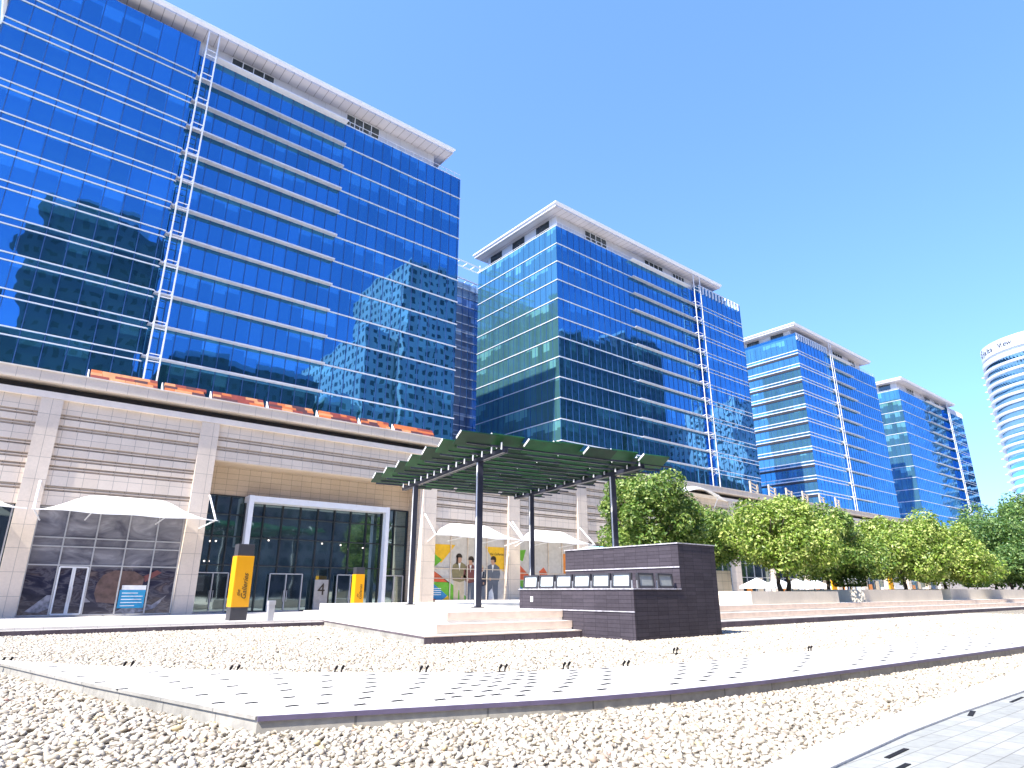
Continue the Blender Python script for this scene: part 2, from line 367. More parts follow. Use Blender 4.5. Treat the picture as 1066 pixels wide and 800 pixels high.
def npmesh(name, V, F, mat, tone=None, smooth=True, parent=None, off=(0,0,0)):
    me = bpy.data.meshes.new(name); k = F.shape[1]
    V = V-np.array(off)
    me.vertices.add(len(V)); me.vertices.foreach_set('co', V.astype(np.float32).ravel())
    me.loops.add(F.size); me.loops.foreach_set('vertex_index', F.astype(np.int32).ravel())
    me.polygons.add(len(F)); me.polygons.foreach_set('loop_start', np.arange(0, F.size, k, dtype=np.int32))
    me.polygons.foreach_set('use_smooth', np.full(len(F), smooth))
    me.update(calc_edges=True)
    if tone is not None:
        a = me.attributes.new('tone', 'FLOAT', 'POINT'); a.data.foreach_set('value', tone.astype(np.float32))
    me.materials.append(mat)
    o = bpy.data.objects.new(name, me); COL.objects.link(o)
    if parent is not None: o.parent = parent
    return o

# ------------------------------------------------------------------ camera, light, world
F_PX, PITCH, AZ, EYE = 660.2, .3167, .8822, 1.6
cam = bpy.data.cameras.new('camera'); co = bpy.data.objects.new('camera', cam); COL.objects.link(co)
cam.sensor_width = 36; cam.lens = F_PX/1066*36; cam.clip_end = 5000; cam.clip_start = .1
co.location = (0, 0, EYE)
d = Vector((math.cos(AZ)*math.cos(PITCH), math.sin(AZ)*math.cos(PITCH), math.sin(PITCH)))
co.rotation_euler = d.to_track_quat('-Z', 'Y').to_euler()
sc.camera = co
EL, SA = R(52), R(7)
S = Vector((-math.cos(EL)*math.cos(SA), -math.cos(EL)*math.sin(SA), math.sin(EL)))
sun = bpy.data.lights.new('sun', 'SUN'); sun.energy = 3.6; sun.angle = R(.5); sun.color = (1, .94, .84)
so = bpy.data.objects.new('sun', sun); COL.objects.link(so); so.rotation_euler = (-S).to_track_quat('-Z', 'Y').to_euler(); so.location = (0, 0, 150)
w = bpy.data.worlds.new('World'); sc.world = w; w.use_nodes = True; nt = w.node_tree
bg = nt.nodes['Background']; sky = nt.nodes.new('ShaderNodeTexSky'); sky.sky_type = 'NISHITA'; sky.sun_disc = False
sky.sun_elevation = EL; sky.sun_rotation = math.atan2(S.x, S.y); sky.air_density = 1.0; sky.dust_density = .7; sky.ozone_density = 1.5
gm = nt.nodes.new('ShaderNodeGamma'); gm.inputs[1].default_value = .72; nt.links.new(sky.outputs[0], gm.inputs[0])
vm = nt.nodes.new('ShaderNodeVectorMath'); vm.operation = 'MULTIPLY'; vm.inputs[1].default_value = (.63, .94, 1.58); nt.links.new(gm.outputs[0], vm.inputs[0])
nt.links.new(vm.outputs[0], bg.inputs[0]); bg.inputs[1].default_value = .13
sc.view_settings.view_transform = 'Standard'; sc.view_settings.look = 'None'; sc.view_settings.gamma = 1; sc.view_settings.exposure = 1.72

# ------------------------------------------------------------------ ground
def struct(o): o['kind'] = 'structure'; return o
MB().box(-900, 1500, -700, 1500, -.5, -.12).build('ground', M['sand']); struct(bpy.data.objects['ground'])
KO = [(-14, 2.4), (-4, 2.9), (2, 3.2), (5.88, 3.53), (8.45, 3.78), (12.3, 3.98), (16.4, 4.15), (30, 4.6), (120, 6.5)]
KI = [(-14, 1.9), (-4, 2.45), (2, 2.75), (6.33, 3.16), (8.34, 3.30), (10.31, 3.36), (13.06, 3.38), (30, 3.85), (120, 5.7)]
struct(MB().prism([(-14, 2.2), (2, 3.0), (30, 4.3), (120, 6.0), (140, 19.4), (-14, 31.9)][0:4]+[(140, 21), (18, 38), (-14, 38)], -.3, 0).build('gravel_bed', M['gravel']))
struct(MB().prism(KO+KI[::-1], -.3, .13).build('kerb', M['kerbw'], bevel=.012))
struct(MB().prism([(x, y-.015) for x, y in KI]+[(120, -60), (-14, -60)], -.3, .10).build('pavement', M['pave']))
# joints and chipped slots beside the kerb
for x, y, l, wd, a, lb in ((7.35, 3.02, .55, .05, 3, 'dark slot in the paving beside the kerb, nearest but one'), (6.75, 2.78, .5, .05, 3, 'dark slot in the paving at the bottom edge of the photo'), (10.4, 3.27, .45, .06, 12, 'wedge shaped dark slot against the white kerb, farther along'), (12.2, 3.22, .7, .04, 2, 'thin dark slot in the paving near the right edge')):
    c, s_ = math.cos(R(a)), math.sin(R(a)); mb = MB(); mb.obox((x, y, .104), (c*l/2, s_*l/2, 0), (-s_*wd/2, c*wd/2, 0), (0, 0, .003))
    o = mb.build('drain_slot', M['slot']); rebase(o, (x, y, .1)); tag(o, lb, 'drain', 'dark slots in the paving')

# pale stone band (deck) curving through the gravel
front = [(2.98, 8.35), (4.72, 7.7), (6.6, 7.0), (8.45, 6.55), (10.6, 6.25), (13.3, 6.05), (17.5, 5.8), (22.6, 5.52), (34, 5.2), (60, 5.0)]
back = [(.88, 18.6), (2.2, 16.2), (3.75, 13.9), (5.1, 12.2), (6.6, 10.9), (8.1, 9.9), (9.7, 9.25), (11.8, 8.85), (14.1, 8.6), (20, 8.2), (31.5, 7.6), (60, 7.4)]
left = [(-1.0, 28), (.2, 22), (.85, 17.9), (1.9, 12.8)]
mb = MB()
poly = left+front+back[::-1]+[(-.3, 22.5), (-1.0, 28)][:1]
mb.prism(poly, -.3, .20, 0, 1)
mb.prism([(x, y-.03) for x, y in front]+[(x, y+.012) for x, y in front][::-1], .15, .204, 2, 2)
lf = left+[front[0]]
mb.prism([(x-.025, y) for x, y in lf]+[(x+.012, y) for x, y in lf][::-1], .165, .204, 1, 1)
# slots in fanned rows
fans = [((.9, 17.2), (.4, 18.6), 2), ((2.2, 11.6), (1.6, 17.0), 5), ((2.9, 9.4), (3.0, 14.6), 6), ((3.5, 8.6), (4.7, 12.8), 6), ((4.2, 8.2), (6.0, 11.4), 7), ((5.2, 7.9), (7.6, 10.5), 7), ((6.3, 7.5), (8.6, 9.9), 8),
        ((7.6, 7.15), (10.0, 9.35), 6), ((8.9, 6.85), (11.9, 8.95), 6), ((10.3, 6.7), (14.0, 8.7), 6), ((12, 6.5), (16.3, 8.45), 6), ((14, 6.3), (19, 8.25), 6), ((16.5, 6.15), (22, 8.05), 6), ((19.5, 6.0), (26, 7.85), 5), ((23, 5.9), (30, 7.6), 5)]
fans += [((15.2, 6.25), (20.4, 8.1), 7), ((18, 6.1), (24, 7.9), 6), ((21, 6.0), (28, 7.7), 6), ((9.6, 6.8), (12.9, 8.8), 7), ((5.8, 7.8), (8.1, 10.2), 7)]
base_f = sorted(fans, key=lambda f: f[0][0])
fans = base_f+[(((p[0][0]+q[0][0])/2, (p[0][1]+q[0][1])/2+.12), ((p[1][0]+q[1][0])/2, (p[1][1]+q[1][1])/2-.15), max(3, p[2]-1)) for p, q in zip(base_f[2:8], base_f[3:9])]
for (a, b, n) in fans:
    for i in range(n):
        t = (i+.3)/n; x = a[0]+(b[0]-a[0])*t+.25*math.sin(t*3)*(b[0]-a[0])/4; y = a[1]+(b[1]-a[1])*t
        ws = min(.07+.004*x, .16); mb.box(x-ws, x+ws, y-.04, y+.04, .2, .206, 3)
deck = struct(mb.build('deck', [M['deck'], M['deckface'], M['deckcap'], M['slot']]))

# ------------------------------------------------------------------ pebbles
def pebbles():
    t = (1+5**.5)/2
    ico = np.array([(-1,t,0),(1,t,0),(-1,-t,0),(1,-t,0),(0,-1,t),(0,1,t),(0,-1,-t),(0,1,-t),(t,0,-1),(t,0,1),(-t,0,-1),(-t,0,1)], float); ico /= np.linalg.norm(ico[0])
    fc = np.array([(0,11,5),(0,5,1),(0,1,7),(0,7,10),(0,10,11),(1,5,9),(5,11,4),(11,10,2),(10,7,6),(7,1,8),(3,9,4),(3,4,2),(3,2,6),(3,6,8),(3,8,9),(4,9,5),(2,4,11),(6,2,10),(8,6,7),(9,8,1)])
    def inside(P, poly):
        x, y = P[:, 0], P[:, 1]; r = np.zeros(len(P), bool); n = len(poly)
        for i in range(n):
            x0, y0 = poly[i]; x1, y1 = poly[(i+1) % n]
            c = ((y0 > y) != (y1 > y)); 
            with np.errstate(divide='ignore', invalid='ignore'): xi = (x1-x0)*(y-y0)/(y1-y0)+x0
            r ^= c & (x < xi)
        return r
    out = []
    for (x0, x1, y0, y1, sp) in ((-3.5, 27, 2.6, 8.4, .078), (-3.5, 27, 8.4, 32, .094), (27, 60, 4, 19, .13)):
        gx, gy = np.meshgrid(np.arange(x0, x1, sp), np.arange(y0, y1, sp*.92))
        P = np.stack([gx.ravel(), gy.ravel()], 1); P += rng.uniform(-.5, .5, P.shape)*sp
        ca = P[:, 0]*math.cos(AZ)+P[:, 1]*math.sin(AZ); cr = P[:, 0]*math.sin(AZ)-P[:, 1]*math.cos(AZ)
        k = (ca > 5.5) & (np.abs(cr) < ca*.86+1.2)
        P = P[k]
        k = ~inside(P, poly) & ~inside(P, [(11.6, 18.3), (17.9, 17.55), (60, 17.5), (60, 40), (15.2, 38.2)]) & ~inside(P, [(17.85, 15.1), (22.9, 15.1), (22.9, 21), (17.85, 21)])
        ko = np.interp(P[:, 0], [q[0] for q in KO], [q[1] for q in KO]); k &= P[:, 1] > ko+.01
        k &= P[:, 1] < 31.45
        P = P[k]
        out.append(np.column_stack([P, np.full(len(P), sp)]))
    P = np.concatenate(out); n = len(P)
    size = P[:, 2]*rng.uniform(.36, .62, n)*np.where(rng.random(n) < .06, 1.35, 1)
    sx = size*rng.uniform(.9, 1.35, n); sy = size*rng.uniform(.65, .95, n); sz = size*rng.uniform(.45, .7, n)
    a = rng.uniform(0, math.tau, n); tl = rng.normal(0, .25, (n, 2))
    V = ico[None]*(1+rng.normal(0, .07, (n, 12, 1)))
    V = V*np.stack([sx, sy, sz], 1)[:, None, :]
    X = V[..., 0]*np.cos(a)[:, None]-V[..., 1]*np.sin(a)[:, None]; Y = V[..., 0]*np.sin(a)[:, None]+V[..., 1]*np.cos(a)[:, None]
    Z = V[..., 2]+X*tl[:, :1]+Y*tl[:, 1:]
    W = np.stack([X+P[:, :1], Y+P[:, 1:2], Z+(sz*.35+rng.uniform(0, .012, n))[:, None]], -1).reshape(-1, 3)
    F = (fc[None]+12*np.arange(n)[:, None, None]).reshape(-1, 3)
    tone = np.repeat(rng.random(n), 12)
    o = npmesh('gravel', W, F, M['pebble'], tone, True)
    tag(o, 'loose cream pebbles filling the bed around the pale band', 'gravel', kind='stuff')
    print('pebbles', n)
pebbles()

# ------------------------------------------------------------------ raised plaza, platform tiers, steps, walkway
struct(MB().prism([(-40, 31.6), (14.55, 31.6), (15.2, 35.0), (17.0, 39), (31, 39), (31, 50.4), (-40, 50.4)], -.3, .20, 0, 1).build('walkway', [M['walk'], M['kerbdark']]))
struct(MB().prism([(-40, 31.9), (14.3, 31.9), (14.3, 32.9), (-40, 32.9)], .1, .30, 0, 0).build('path_edge', M['walk']))
t0 = [(11.45, 18.25), (17.83, 17.65), (17.83, 30), (15.2, 37.6), (14.7, 35)]
t1 = [(12.2, 18.75), (17.83, 18.15), (17.83, 30), (17.3, 38.2), (15.5, 37.9)]
t2 = [(12.95, 19.25), (17.83, 18.65), (17.83, 21.0), (23, 21.0), (23, 20.0), (150, 20.0), (150, 50.4), (31.01, 50.4), (31.01, 38.9), (16.9, 38.9)]
mb = MB(); mb.prism(t0, -.3, .27, 0, 4); mb.prism(t1, .26, .58, 0, 0); mb.prism(t2, .2, .93, 2, 0)
# coping risers on the front side, shade put into their darker reddish tone
def front_strip(mb, p, q, z0, z1, d, mi, inset=0.0):
    p = Vector((*p, 0)); q = Vector((*q, 0)); n = Vector((q.y-p.y, p.x-q.x, 0)).normalized(); u = (q-p).normalized()
    p = p+u*inset; q = q-u*inset
    mb.obox(((p+q)/2+n*d/2)+Vector((0, 0, (z0+z1)/2)), (q-p)/2, n*d/2, Vector((0, 0, (z1-z0)/2)), mi)
front_strip(mb, (12.2, 18.75), (17.83, 18.15), .345, .5815, .03, 3)
front_strip(mb, (12.95, 19.25), (17.83, 18.65), .70, .9315, .03, 3)
front_strip(mb, (11.45, 18.25), (17.83, 17.65), .235, .2715, .02, 3); front_strip(mb, (11.45, 18.25), (17.83, 17.65), -.1, .233, .015, 1); front_strip(mb, (14.7, 35), (11.45, 18.25), .205, .255, .012, 1)
struct(mb.build('platform', [M['tread'], M['kerbdark'], M['plat'], M['riser'], M['deckface']]))
mb = MB(); mb.box(22.95, 150, 18.4, 19.2, -.3, .28, 0); mb.box(22.95, 150, 18.38, 18.399, -.3, .24, 1)
mb.box(22.95, 150, 19.05, 19.8, .279, .60, 0); mb.box(22.95, 150, 19.02, 19.049, .37, .604, 2); mb.box(22.95, 150, 19.7, 20.05, .6, .925, 0); mb.box(22.95, 150, 19.66, 19.699, .70, .929, 2)
struct(mb.build('steps', [M['tread'], M['kerbdark'], M['riser']]))

# ------------------------------------------------------------------ black tiled water feature box with floodlights
t = empty('tiled_fountain_block', (20.4, 18, 0), 'big black slate tiled stepped block standing in the gravel', 'fountain')
MB().box(17.85, 20.54, 15.1, 21.2, -.2, 1.68).box(20.541, 22.92, 15.1, 21.2, -.2, 3.34).build('block', M['slate'], t)
mb = MB(); mb.box(17.82, 20.54, 15.07, 21.22, 1.681, 1.72); mb.build('ledge', M['slateedge'], t)
mb = MB(); mb.box(20.5, 22.95, 15.07, 21.23, 3.341, 3.38); mb.build('coping', M['slateedge'], t)
mb = MB(); mb.box(20.505, 20.54, 15.08, 21.2, 2.47, 2.51).box(17.82, 17.85, 15.08, 21.2, .93, .962).build('ledge', M['slateedge'], t)
MB().box(17.835, 17.85, 20.35, 20.5, 1.22, 1.42).build('notice_plate', M['white_metal'], t)
def flood(x, y, ang, lens):
    l = empty('floodlight', (x, y, 1.72), 'x', 'floodlight', 'floodlights along the ledge of the black block')
    c, s_ = math.cos(ang), math.sin(ang)
    U = Vector((c, s_, 0)); Nn = Vector((s_, -c, 0)); Zv = (Vector((0, 0, 1))-Nn*.10).normalized(); Nn = (Nn+Vector((0, 0, .10))).normalized()
    C0 = Vector((x, y, 1.99))
    f = MB(); hw, hh = .40, .22
    f.obox(C0+Zv*hh, U*hw, Nn*.05, Zv*.035).obox(C0-Zv*hh, U*hw, Nn*.05, Zv*.035).obox(C0+U*hw, U*.035, Nn*.05, Zv*(hh+.03)).obox(C0-U*hw, U*.035, Nn*.05, Zv*(hh+.03))
    f.obox(C0-Nn*.06, U*hw, Nn*.04, Zv*hh)
    f.build('housing', M['dgrey'], l)
    MB().obox(C0+Nn*.005, U*(hw-.04), Nn*.012, Zv*(hh-.035)).build('lens', lens, l)
    for sgn in (-1, 1): MB().bar((x+sgn*c*.46, y+sgn*s_*.46, 1.72), C0+U*sgn*.46, .03, .05).build('bracket', M['alu'], l)
    return l
ordn = ['nearest the corner', 'second from the corner', 'third from the corner', 'fourth from the corner', 'fifth from the corner', 'farthest from the corner']
for i in range(6):
    l = flood(18.02, 15.75+i*.98, -math.pi/2, M['lens']); l['label'] = 'white faced floodlight on the sunlit side ledge, '+ordn[i]
l = flood(18.75, 15.28, 0, M['lens2']); l['label'] = 'floodlight with lens greyed for shade on the front ledge, at the outer corner'
l = flood(19.85, 15.28, 0, M['lens2']); l['label'] = 'floodlight with lens greyed for shade on the front ledge, against the tall block'

# ------------------------------------------------------------------ pergola
ph = R(-10); PU = Vector((math.cos(ph), math.sin(ph), 0)); PV = Vector((-math.sin(ph), math.cos(ph), 0)); P0 = Vector((17.68, 23.88, 0))
def PP(a, b, z): return P0+PU*a+PV*b+Vector((0, 0, z))
perg = empty('pergola', tuple(PP(4, 4, .93)), 'steel pergola with staggered dark green boards on four posts', 'pergola')
for a, b in ((0, 0), (7.85, 0), (0, 8.3), (7.85, 8.3)):
    mb = MB(); mb.obox(PP(a, b, (.93+7.45)/2), PU*.13, PV*.13, Vector((0, 0, (7.45-.93)/2)))
    po = mb.build('post', M['steel'], perg, bevel=.01)
    MB().obox(PP(a, b, .95), PU*.22, PV*.22, Vector((0, 0, .018))).build('base_plate', M['steel'], po)
    MB().obox(PP(a-.134, b, 4.2), PU*.004, PV*.05, Vector((0, 0, 3.2))).build('sunlit_edge_strip', M['white_metal'], po)  # white strip painted on as the sunlit edge of the dark post
for a in (0, 7.85):
    mb = MB(); mb.obox(PP(a, 4.0, 7.56), PU*.07, PV*6.4, Vector((0, 0, .1))); mb.obox(PP(a+.16, 4.0, 7.56), PU*.03, PV*6.4, Vector((0, 0, .1)))
    mb.build('beam', M['steel'], perg)
rows = 14
for j in range(rows):
    b = -2.3+j*.955
    mb = MB()
    mb.obox(PP(4.1, b, 7.72), PU*5.9, PV*.025, Vector((0, 0, .04)))
    for a in (0, 7.85): mb.obox(PP(a-.09, b, 7.78), PU*.02, PV*.06, Vector((0, 0, .17)))
    mb.build('rafter', M['steel'], perg)
    for a in (-.13, 7.72): MB().obox(PP(a, b-.08, 7.74), PU*.02, PV*.035, Vector((0, 0, .16))).build('bracket', M['white_metal'], perg)
    for i in range(7):
        a0 = -2.35+i*1.66+(.75 if j % 2 else 0)+random.uniform(-.05, .05)
        tlt = R(28+random.uniform(-3, 3)); ctr = PP(a0+.86, b+(.24 if (i+j) % 2 else -.20), 7.86+(.17 if (i+j) % 2 else 0))
        bv = PV*math.cos(tlt)-Vector((0, 0, math.sin(tlt))); nv = PV*math.sin(tlt)+Vector((0, 0, math.cos(tlt)))
        mb = MB(); mb.obox(ctr, PU*.84, bv*.46, nv*.03)
        sl = mb.build('slat', M['green'] if (i*3+j*5) % 4 else M['greend'], perg, bevel=.008)
        cp = MB(); cp.obox(ctr-PU*.85-bv*.2+nv*.0, PU*.012, bv*.26, nv*.04)
        cp.build('end_cap', M['white_metal'], sl)

# ------------------------------------------------------------------ shopping podium
YF = 48.0
ZT, ZW = 14.86, 13.57
mall = empty('shopping_mall', (60, YF, .2), 'long sandstone shopping mall podium with grooved bays under the glass towers', 'shopping mall')
GZ = [12.13, 11.42, 10.27, 9.50, 8.89, 7.63]
piers = [(-16.4, -15.2), (-7.2, -6.0), (1.40, 2.57), (10.8, 12.0), (29.37, 30.75), (38.97, 40.35), (48.35, 49.75)]
x = 58.2
while x < 150: piers.append((x, x+1.4)); x += 9.4
for (a, b) in piers:
    MB().box(a, b, YF-.18, YF+.4, .1, ZW-.42).build('pilaster', M['stone_p'], mall)
bays = [(piers[i][1], piers[i+1][0]) for i in range(len(piers)-1)]
bays.insert(0, (-40, -16.4))
mb = MB(); gb = MB()
for (a, b) in bays:
    if abs(a-12.0) < .1: top, zlo, zz = 6, 10.57, [11.42+.71, 11.42]
    else: zlo, zz = 6.6, GZ
    edges = [ZW-.4]+sum([[z+.16, z-.16] for z in zz], [])+[zlo]
    for i in range(0, len(edges), 2): mb.box(a, b, YF, YF+.5, edges[i+1], edges[i])
    for z in zz:
        gb.box(a, b, YF+.09, YF+.4, z-.16, z+.16); mb.box(a, b, YF+.03, YF+.085, z-.035, z+.025)
    mb.box(a, b, YF+.6, YF+4, zlo, zlo+.3)
mb.box(-40, 150, YF+.55, YF+.9, 10.8, ZW-.1)
for (a, b) in bays:
    if abs(a-12.0) > .1: mb.box(a, b, YF+.55, YF+.9, 6.65, 10.7)
mb.build('wall', M['stone'], mall); gb.build('groove', M['groove'], mall)
MB().box(-40, 150, YF-.22, YF+.5, ZW-.41, ZW).build('cornice', M['coping'], mall)
MB().box(-40, 150, YF+.5, YF+1.2, ZW+.001, ZT-.8).build('shadow_gap', M['black'], mall)  # black fill, the shade of the deep slot is its colour
MB().box(-40, 150, YF-.45, YF+1.3, ZT-.75, ZT-.08).build('fascia', M['stone_p'], mall)
MB().box(-40, 150, YF-.5, YF+1.4, ZT-.079, ZT).build('coping', M['coping'], mall)
MB().box(-40, 330, YF+1.25, 118, 13.4, ZT-.35).box(150, 330, YF, YF+1, .2, 14.4).build('roof_deck', M['coping'], mall)
MB().box(-40, -39.5, YF+.5, 118, 0, 13.5).build('side_wall', M['stone'], mall)
for (a, b) in bays[8:]:   # shop windows beyond the trees
    f = MB().box(a+.1, b-.1, YF+.42, YF+.48, .9, 6.6).build('shop_window', M['dglass'], mall)
    m2 = MB()
    for k in range(5): m2.box(a+.1+(b-a-.3)*k/4, a+.2+(b-a-.3)*k/4, YF+.34, YF+.418, .9, 6.6)
    for z in (.95, 3.4, 5.2): m2.box(a+.1, b-.1, YF+.35, YF+.417, z, z+.08)
    m2.build('frame', M['alu'], f)
    for c, fx, wz in ((('p_orange', .2, 1.6)), (('p_tan', .55, 2.2)), (('p_white', .78, 1.2))):
        MB().box(a+(b-a)*fx, a+(b-a)*fx+1.3, YF+.30, YF+.338, 1.2, 1.2+wz).build('poster', M[c], f)
# left glazed bay with the dark mural film
def grid_frame(mb, xs, zs, y0, y1, w):
    for x in xs: mb.box(x-w/2, x+w/2, y0, y1, zs[0], zs[-1])
    for z in zs: mb.box(xs[0], xs[-1], y0+.004, y1-.004, z-w/2, z+w/2)
shop = MB().box(2.57, 10.8, YF+.42, YF+.5, .2, 6.6).build('shop_window', M['mural'], mall)
mb = MB(); grid_frame(mb, [2.62, 4.16, 5.83, 7.55, 9.22, 10.75], [.26, 3.15, 4.25, 4.77, 6.55], YF+.33, YF+.415, .075); mb.build('frame', M['alu'], shop)
dr = MB().box(4.2, 5.78, YF+.395, YF+.413, .3, 3.1).build('door', M['mural'], shop)
mb = MB(); grid_frame(mb, [4.26, 4.96, 5.06, 5.73], [.32, 3.04], YF+.29, YF+.39, .09); mb.build('door_frame', M['white_metal'], dr)
mb = MB(); mb.box(4.9, 4.93, YF+.2, YF+.23, 1.0, 1.9).box(5.09, 5.12, YF+.2, YF+.23, 1.0, 1.9).build('handle', M['alu'], dr)
# printed bowl-like pot and notice on the film
mb = MB()
pts = [(6.5+1.25*math.cos(t)+.25, 1.95+.85*math.sin(t)) for t in np.linspace(math.pi, 2*math.pi, 12)]+[(7.9, 2.75), (7.4, 2.98), (6.2, 2.95), (5.9, 2.6)]
mb.wallpoly([(6.3, 1.5), (6.5, 1.0), (7.4, .9), (8.6, 1.05), (8.85, 1.8), (8.95, 2.5), (8.3, 2.85), (7.2, 2.9), (6.6, 2.6), (6.35, 2.1)], YF+.4185, .002, 0)
mb.wallpoly([(8.85, 2.55), (9.6, 2.95), (9.9, 2.8), (9.45, 2.5), (9.0, 2.2)], YF+.4185, .002, 1)
mb.wallpoly([(7.5, .35), (8.4, .9), (9.6, .8), (10.4, 1.4), (9.8, .6), (8.6, .3)], YF+.4185, .003, 2)
mb.wallpoly([(3.0, .5), (3.9, 1.4), (5.6, 1.5), (6.2, 1.0), (4.6, .9), (3.6, .4)], YF+.4185, .003, 2)
mb.build('printed_picture', [plain('print_pot', (.12, .075, .07), .3, 0, .45, 2.5), M['p_maroon'], plain('print_smoke', (.24, .24, .28), .4, 0, .6, 4)], shop)
nt_ = MB().box(7.65, 9.12, YF+.36, YF+.3875, .62, 1.72).build('blue_notice', M['p_cyan'], shop)
MB().box(7.75, 9.12, YF+.362, YF+.388, 1.725, 2.0).build('white_strip', M['p_white'], nt_)
mb = MB()
for i, l_ in enumerate((.9, 1.2, 1.15, 1.2, .8)): mb.box(7.8, 7.8+l_, YF+.355, YF+.3595, 1.5-i*.19, 1.55-i*.19)
mb.build('text_lines', M['p_white'], nt_)
# shop on the far left, almost out of frame
f = MB().box(-6.0, 1.4, YF+.42, YF+.5, .2, 6.6).build('shop_window', M['dglass'], mall)
mb = MB(); grid_frame(mb, [-5.9, -4.2, -2.5, -.8, 1.3], [.26, 3.15, 6.55], YF+.33, YF+.415, .075); mb.build('frame', M['alu'], f)
# entrance recess
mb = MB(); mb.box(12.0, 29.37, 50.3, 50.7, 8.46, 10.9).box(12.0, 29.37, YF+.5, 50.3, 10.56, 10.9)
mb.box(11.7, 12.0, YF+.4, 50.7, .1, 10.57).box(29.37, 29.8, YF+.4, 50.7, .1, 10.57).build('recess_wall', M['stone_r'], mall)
eg = MB().box(12.0, 29.37, 50.36, 50.4, .2, 8.46).build('entrance_glazing', M['dglass2'], mall)
mb = MB()
xs = [12.06, 13.15, 14.2, 15.25]+[15.25+i*1.44 for i in range(1, 9)]+[28.0, 29.3]
grid_frame(mb, xs, [.25, 3.46, 5.49, 7.07, 8.42], 50.2, 50.355, .075); mb.build('mullion', M['dframe'], eg)
mb = MB(); mb.box(15.1, 15.45, 49.0, 49.55, 4.83, 8.46).box(26.5, 26.82, 49.0, 49.55, .2, 8.46).box(15.45, 26.5, 49.02, 50.19, 8.0, 8.44)
for i in range(1, 8): mb.box(15.45+i*1.38-.01, 15.45+i*1.38+.01, 49.0, 49.02, 8.0, 8.44)
mb.box(15.1, 15.45, 49.55, 50.19, 8.0, 8.44); mb.build('entrance_portal', M['white_metal'], mall)
MB().box(12.0, 29.3, 50.9, 62, .2, .21).build('lobby_floor', M['walk'], mall)
for (a, b) in ((12.5, 14.6), (17.6, 20.1), (23.0, 25.3), (27.3, 29.0)):
    dd = MB().box(a, b, 50.10, 50.15, .25, 2.85).build('door', M['dglass'], mall)
    mb = MB(); grid_frame(mb, [a, (a+b)/2, b], [.25, 2.9], 50.0, 50.095, .07); mb.build('door_frame', M['alu'], dd)
    MB().box((a+b)/2-.14, (a+b)/2-.11, 49.93, 49.96, .9, 1.7).box((a+b)/2+.11, (a+b)/2+.14, 49.93, 49.96, .9, 1.7).build('handle', M['alu'], dd)
mb = MB()   # downlights in the lobby soffit
for x_, z_ in ((13.1, 5.1), (13.5, 5.12), (17.3, 5.35), (21.6, 5.3), (23.2, 5.25), (23.9, 4.95), (25.2, 5.1), (12.9, 3.7), (13.2, 3.7)): mb.tube((x_, 50.34, z_), (x_, 50.352, z_), .06, n=8)
lm, ltn, lo_ = newmat('downlight_glow'); e = ltn.nodes.new('ShaderNodeEmission'); e.inputs[0].default_value = (1, .85, .75, 1); e.inputs[1].default_value = 1.2; L(ltn, e.outputs[0], lo_.inputs[0])
mb.build('downlight', lm, eg)
sg = MB().box(21.0, 22.1, 49.6, 49.7, .2, 2.5).box(21.02, 22.08, 49.55, 49.599, .2, .9).build('entrance_sign', plain('sign_grey', (.30, .30, .30), .5), None)
rebase(sg, (21.5, 49.65, .2)); tag(sg, 'grey panel with a black number 4 beside the mall doors', 'sign')
RX = Matrix.Rotation(math.pi/2, 4, 'X')
text_part('numeral', '4', 1.25, M['ink'], Matrix.Translation((21.55, 49.585, 1.75)) @ RX, sg, .01)
# bay with the bright poster (people)
def poster_bay(x0, x1, z0, z1):
    f = MB().box(x0, x1, YF+.42, YF+.5, z0, z1).build('poster_window', M['p_grey'], mall)
    return f
pb = poster_bay(30.75, 38.97, .85, 6.6)
Z0 = .9
mb = MB(); Yp = YF+.418
def wp(mi, pts, k=0): mb.wallpoly(pts, Yp-.004*k, .003, mi)
wp(0, [(30.9, 5.6), (33.3, 5.6), (31.8, 4.0), (30.9, 4.8)][::1])            # yellow
wp(1, [(30.9, 4.9), (31.9, 4.25), (30.9, 3.5)], 1)                         # green
wp(2, [(30.9, 3.45), (32.7, 1.9+.4), (32.7, 2.4), (30.9, 2.45)], 0)         # red
wp(1, [(30.9, 2.4), (32.8, 2.4), (35.0, Z0), (32.6, Z0)], 0)              # green
wp(3, [(30.9, 2.4), (32.6, 1.25), (32.2, Z0), (30.9, Z0)], 1)               # blue
wp(2, [(30.9, 1.15), (31.6, Z0), (30.9, Z0)], 2)
wp(0, [(32.0, Z0), (32.6, 1.3), (33.0, Z0)], 2)
wp(0, [(36.6, 5.6), (38.9, 5.6), (38.9, 3.4), (38.2, 3.6)], 0)              # yellow right
for i in range(4): wp(4, [(31.05, 1.85-i*.17), (31.05, 1.90-i*.17), (31.9, 1.90-i*.17), (31.9, 1.85-i*.17)], 2)
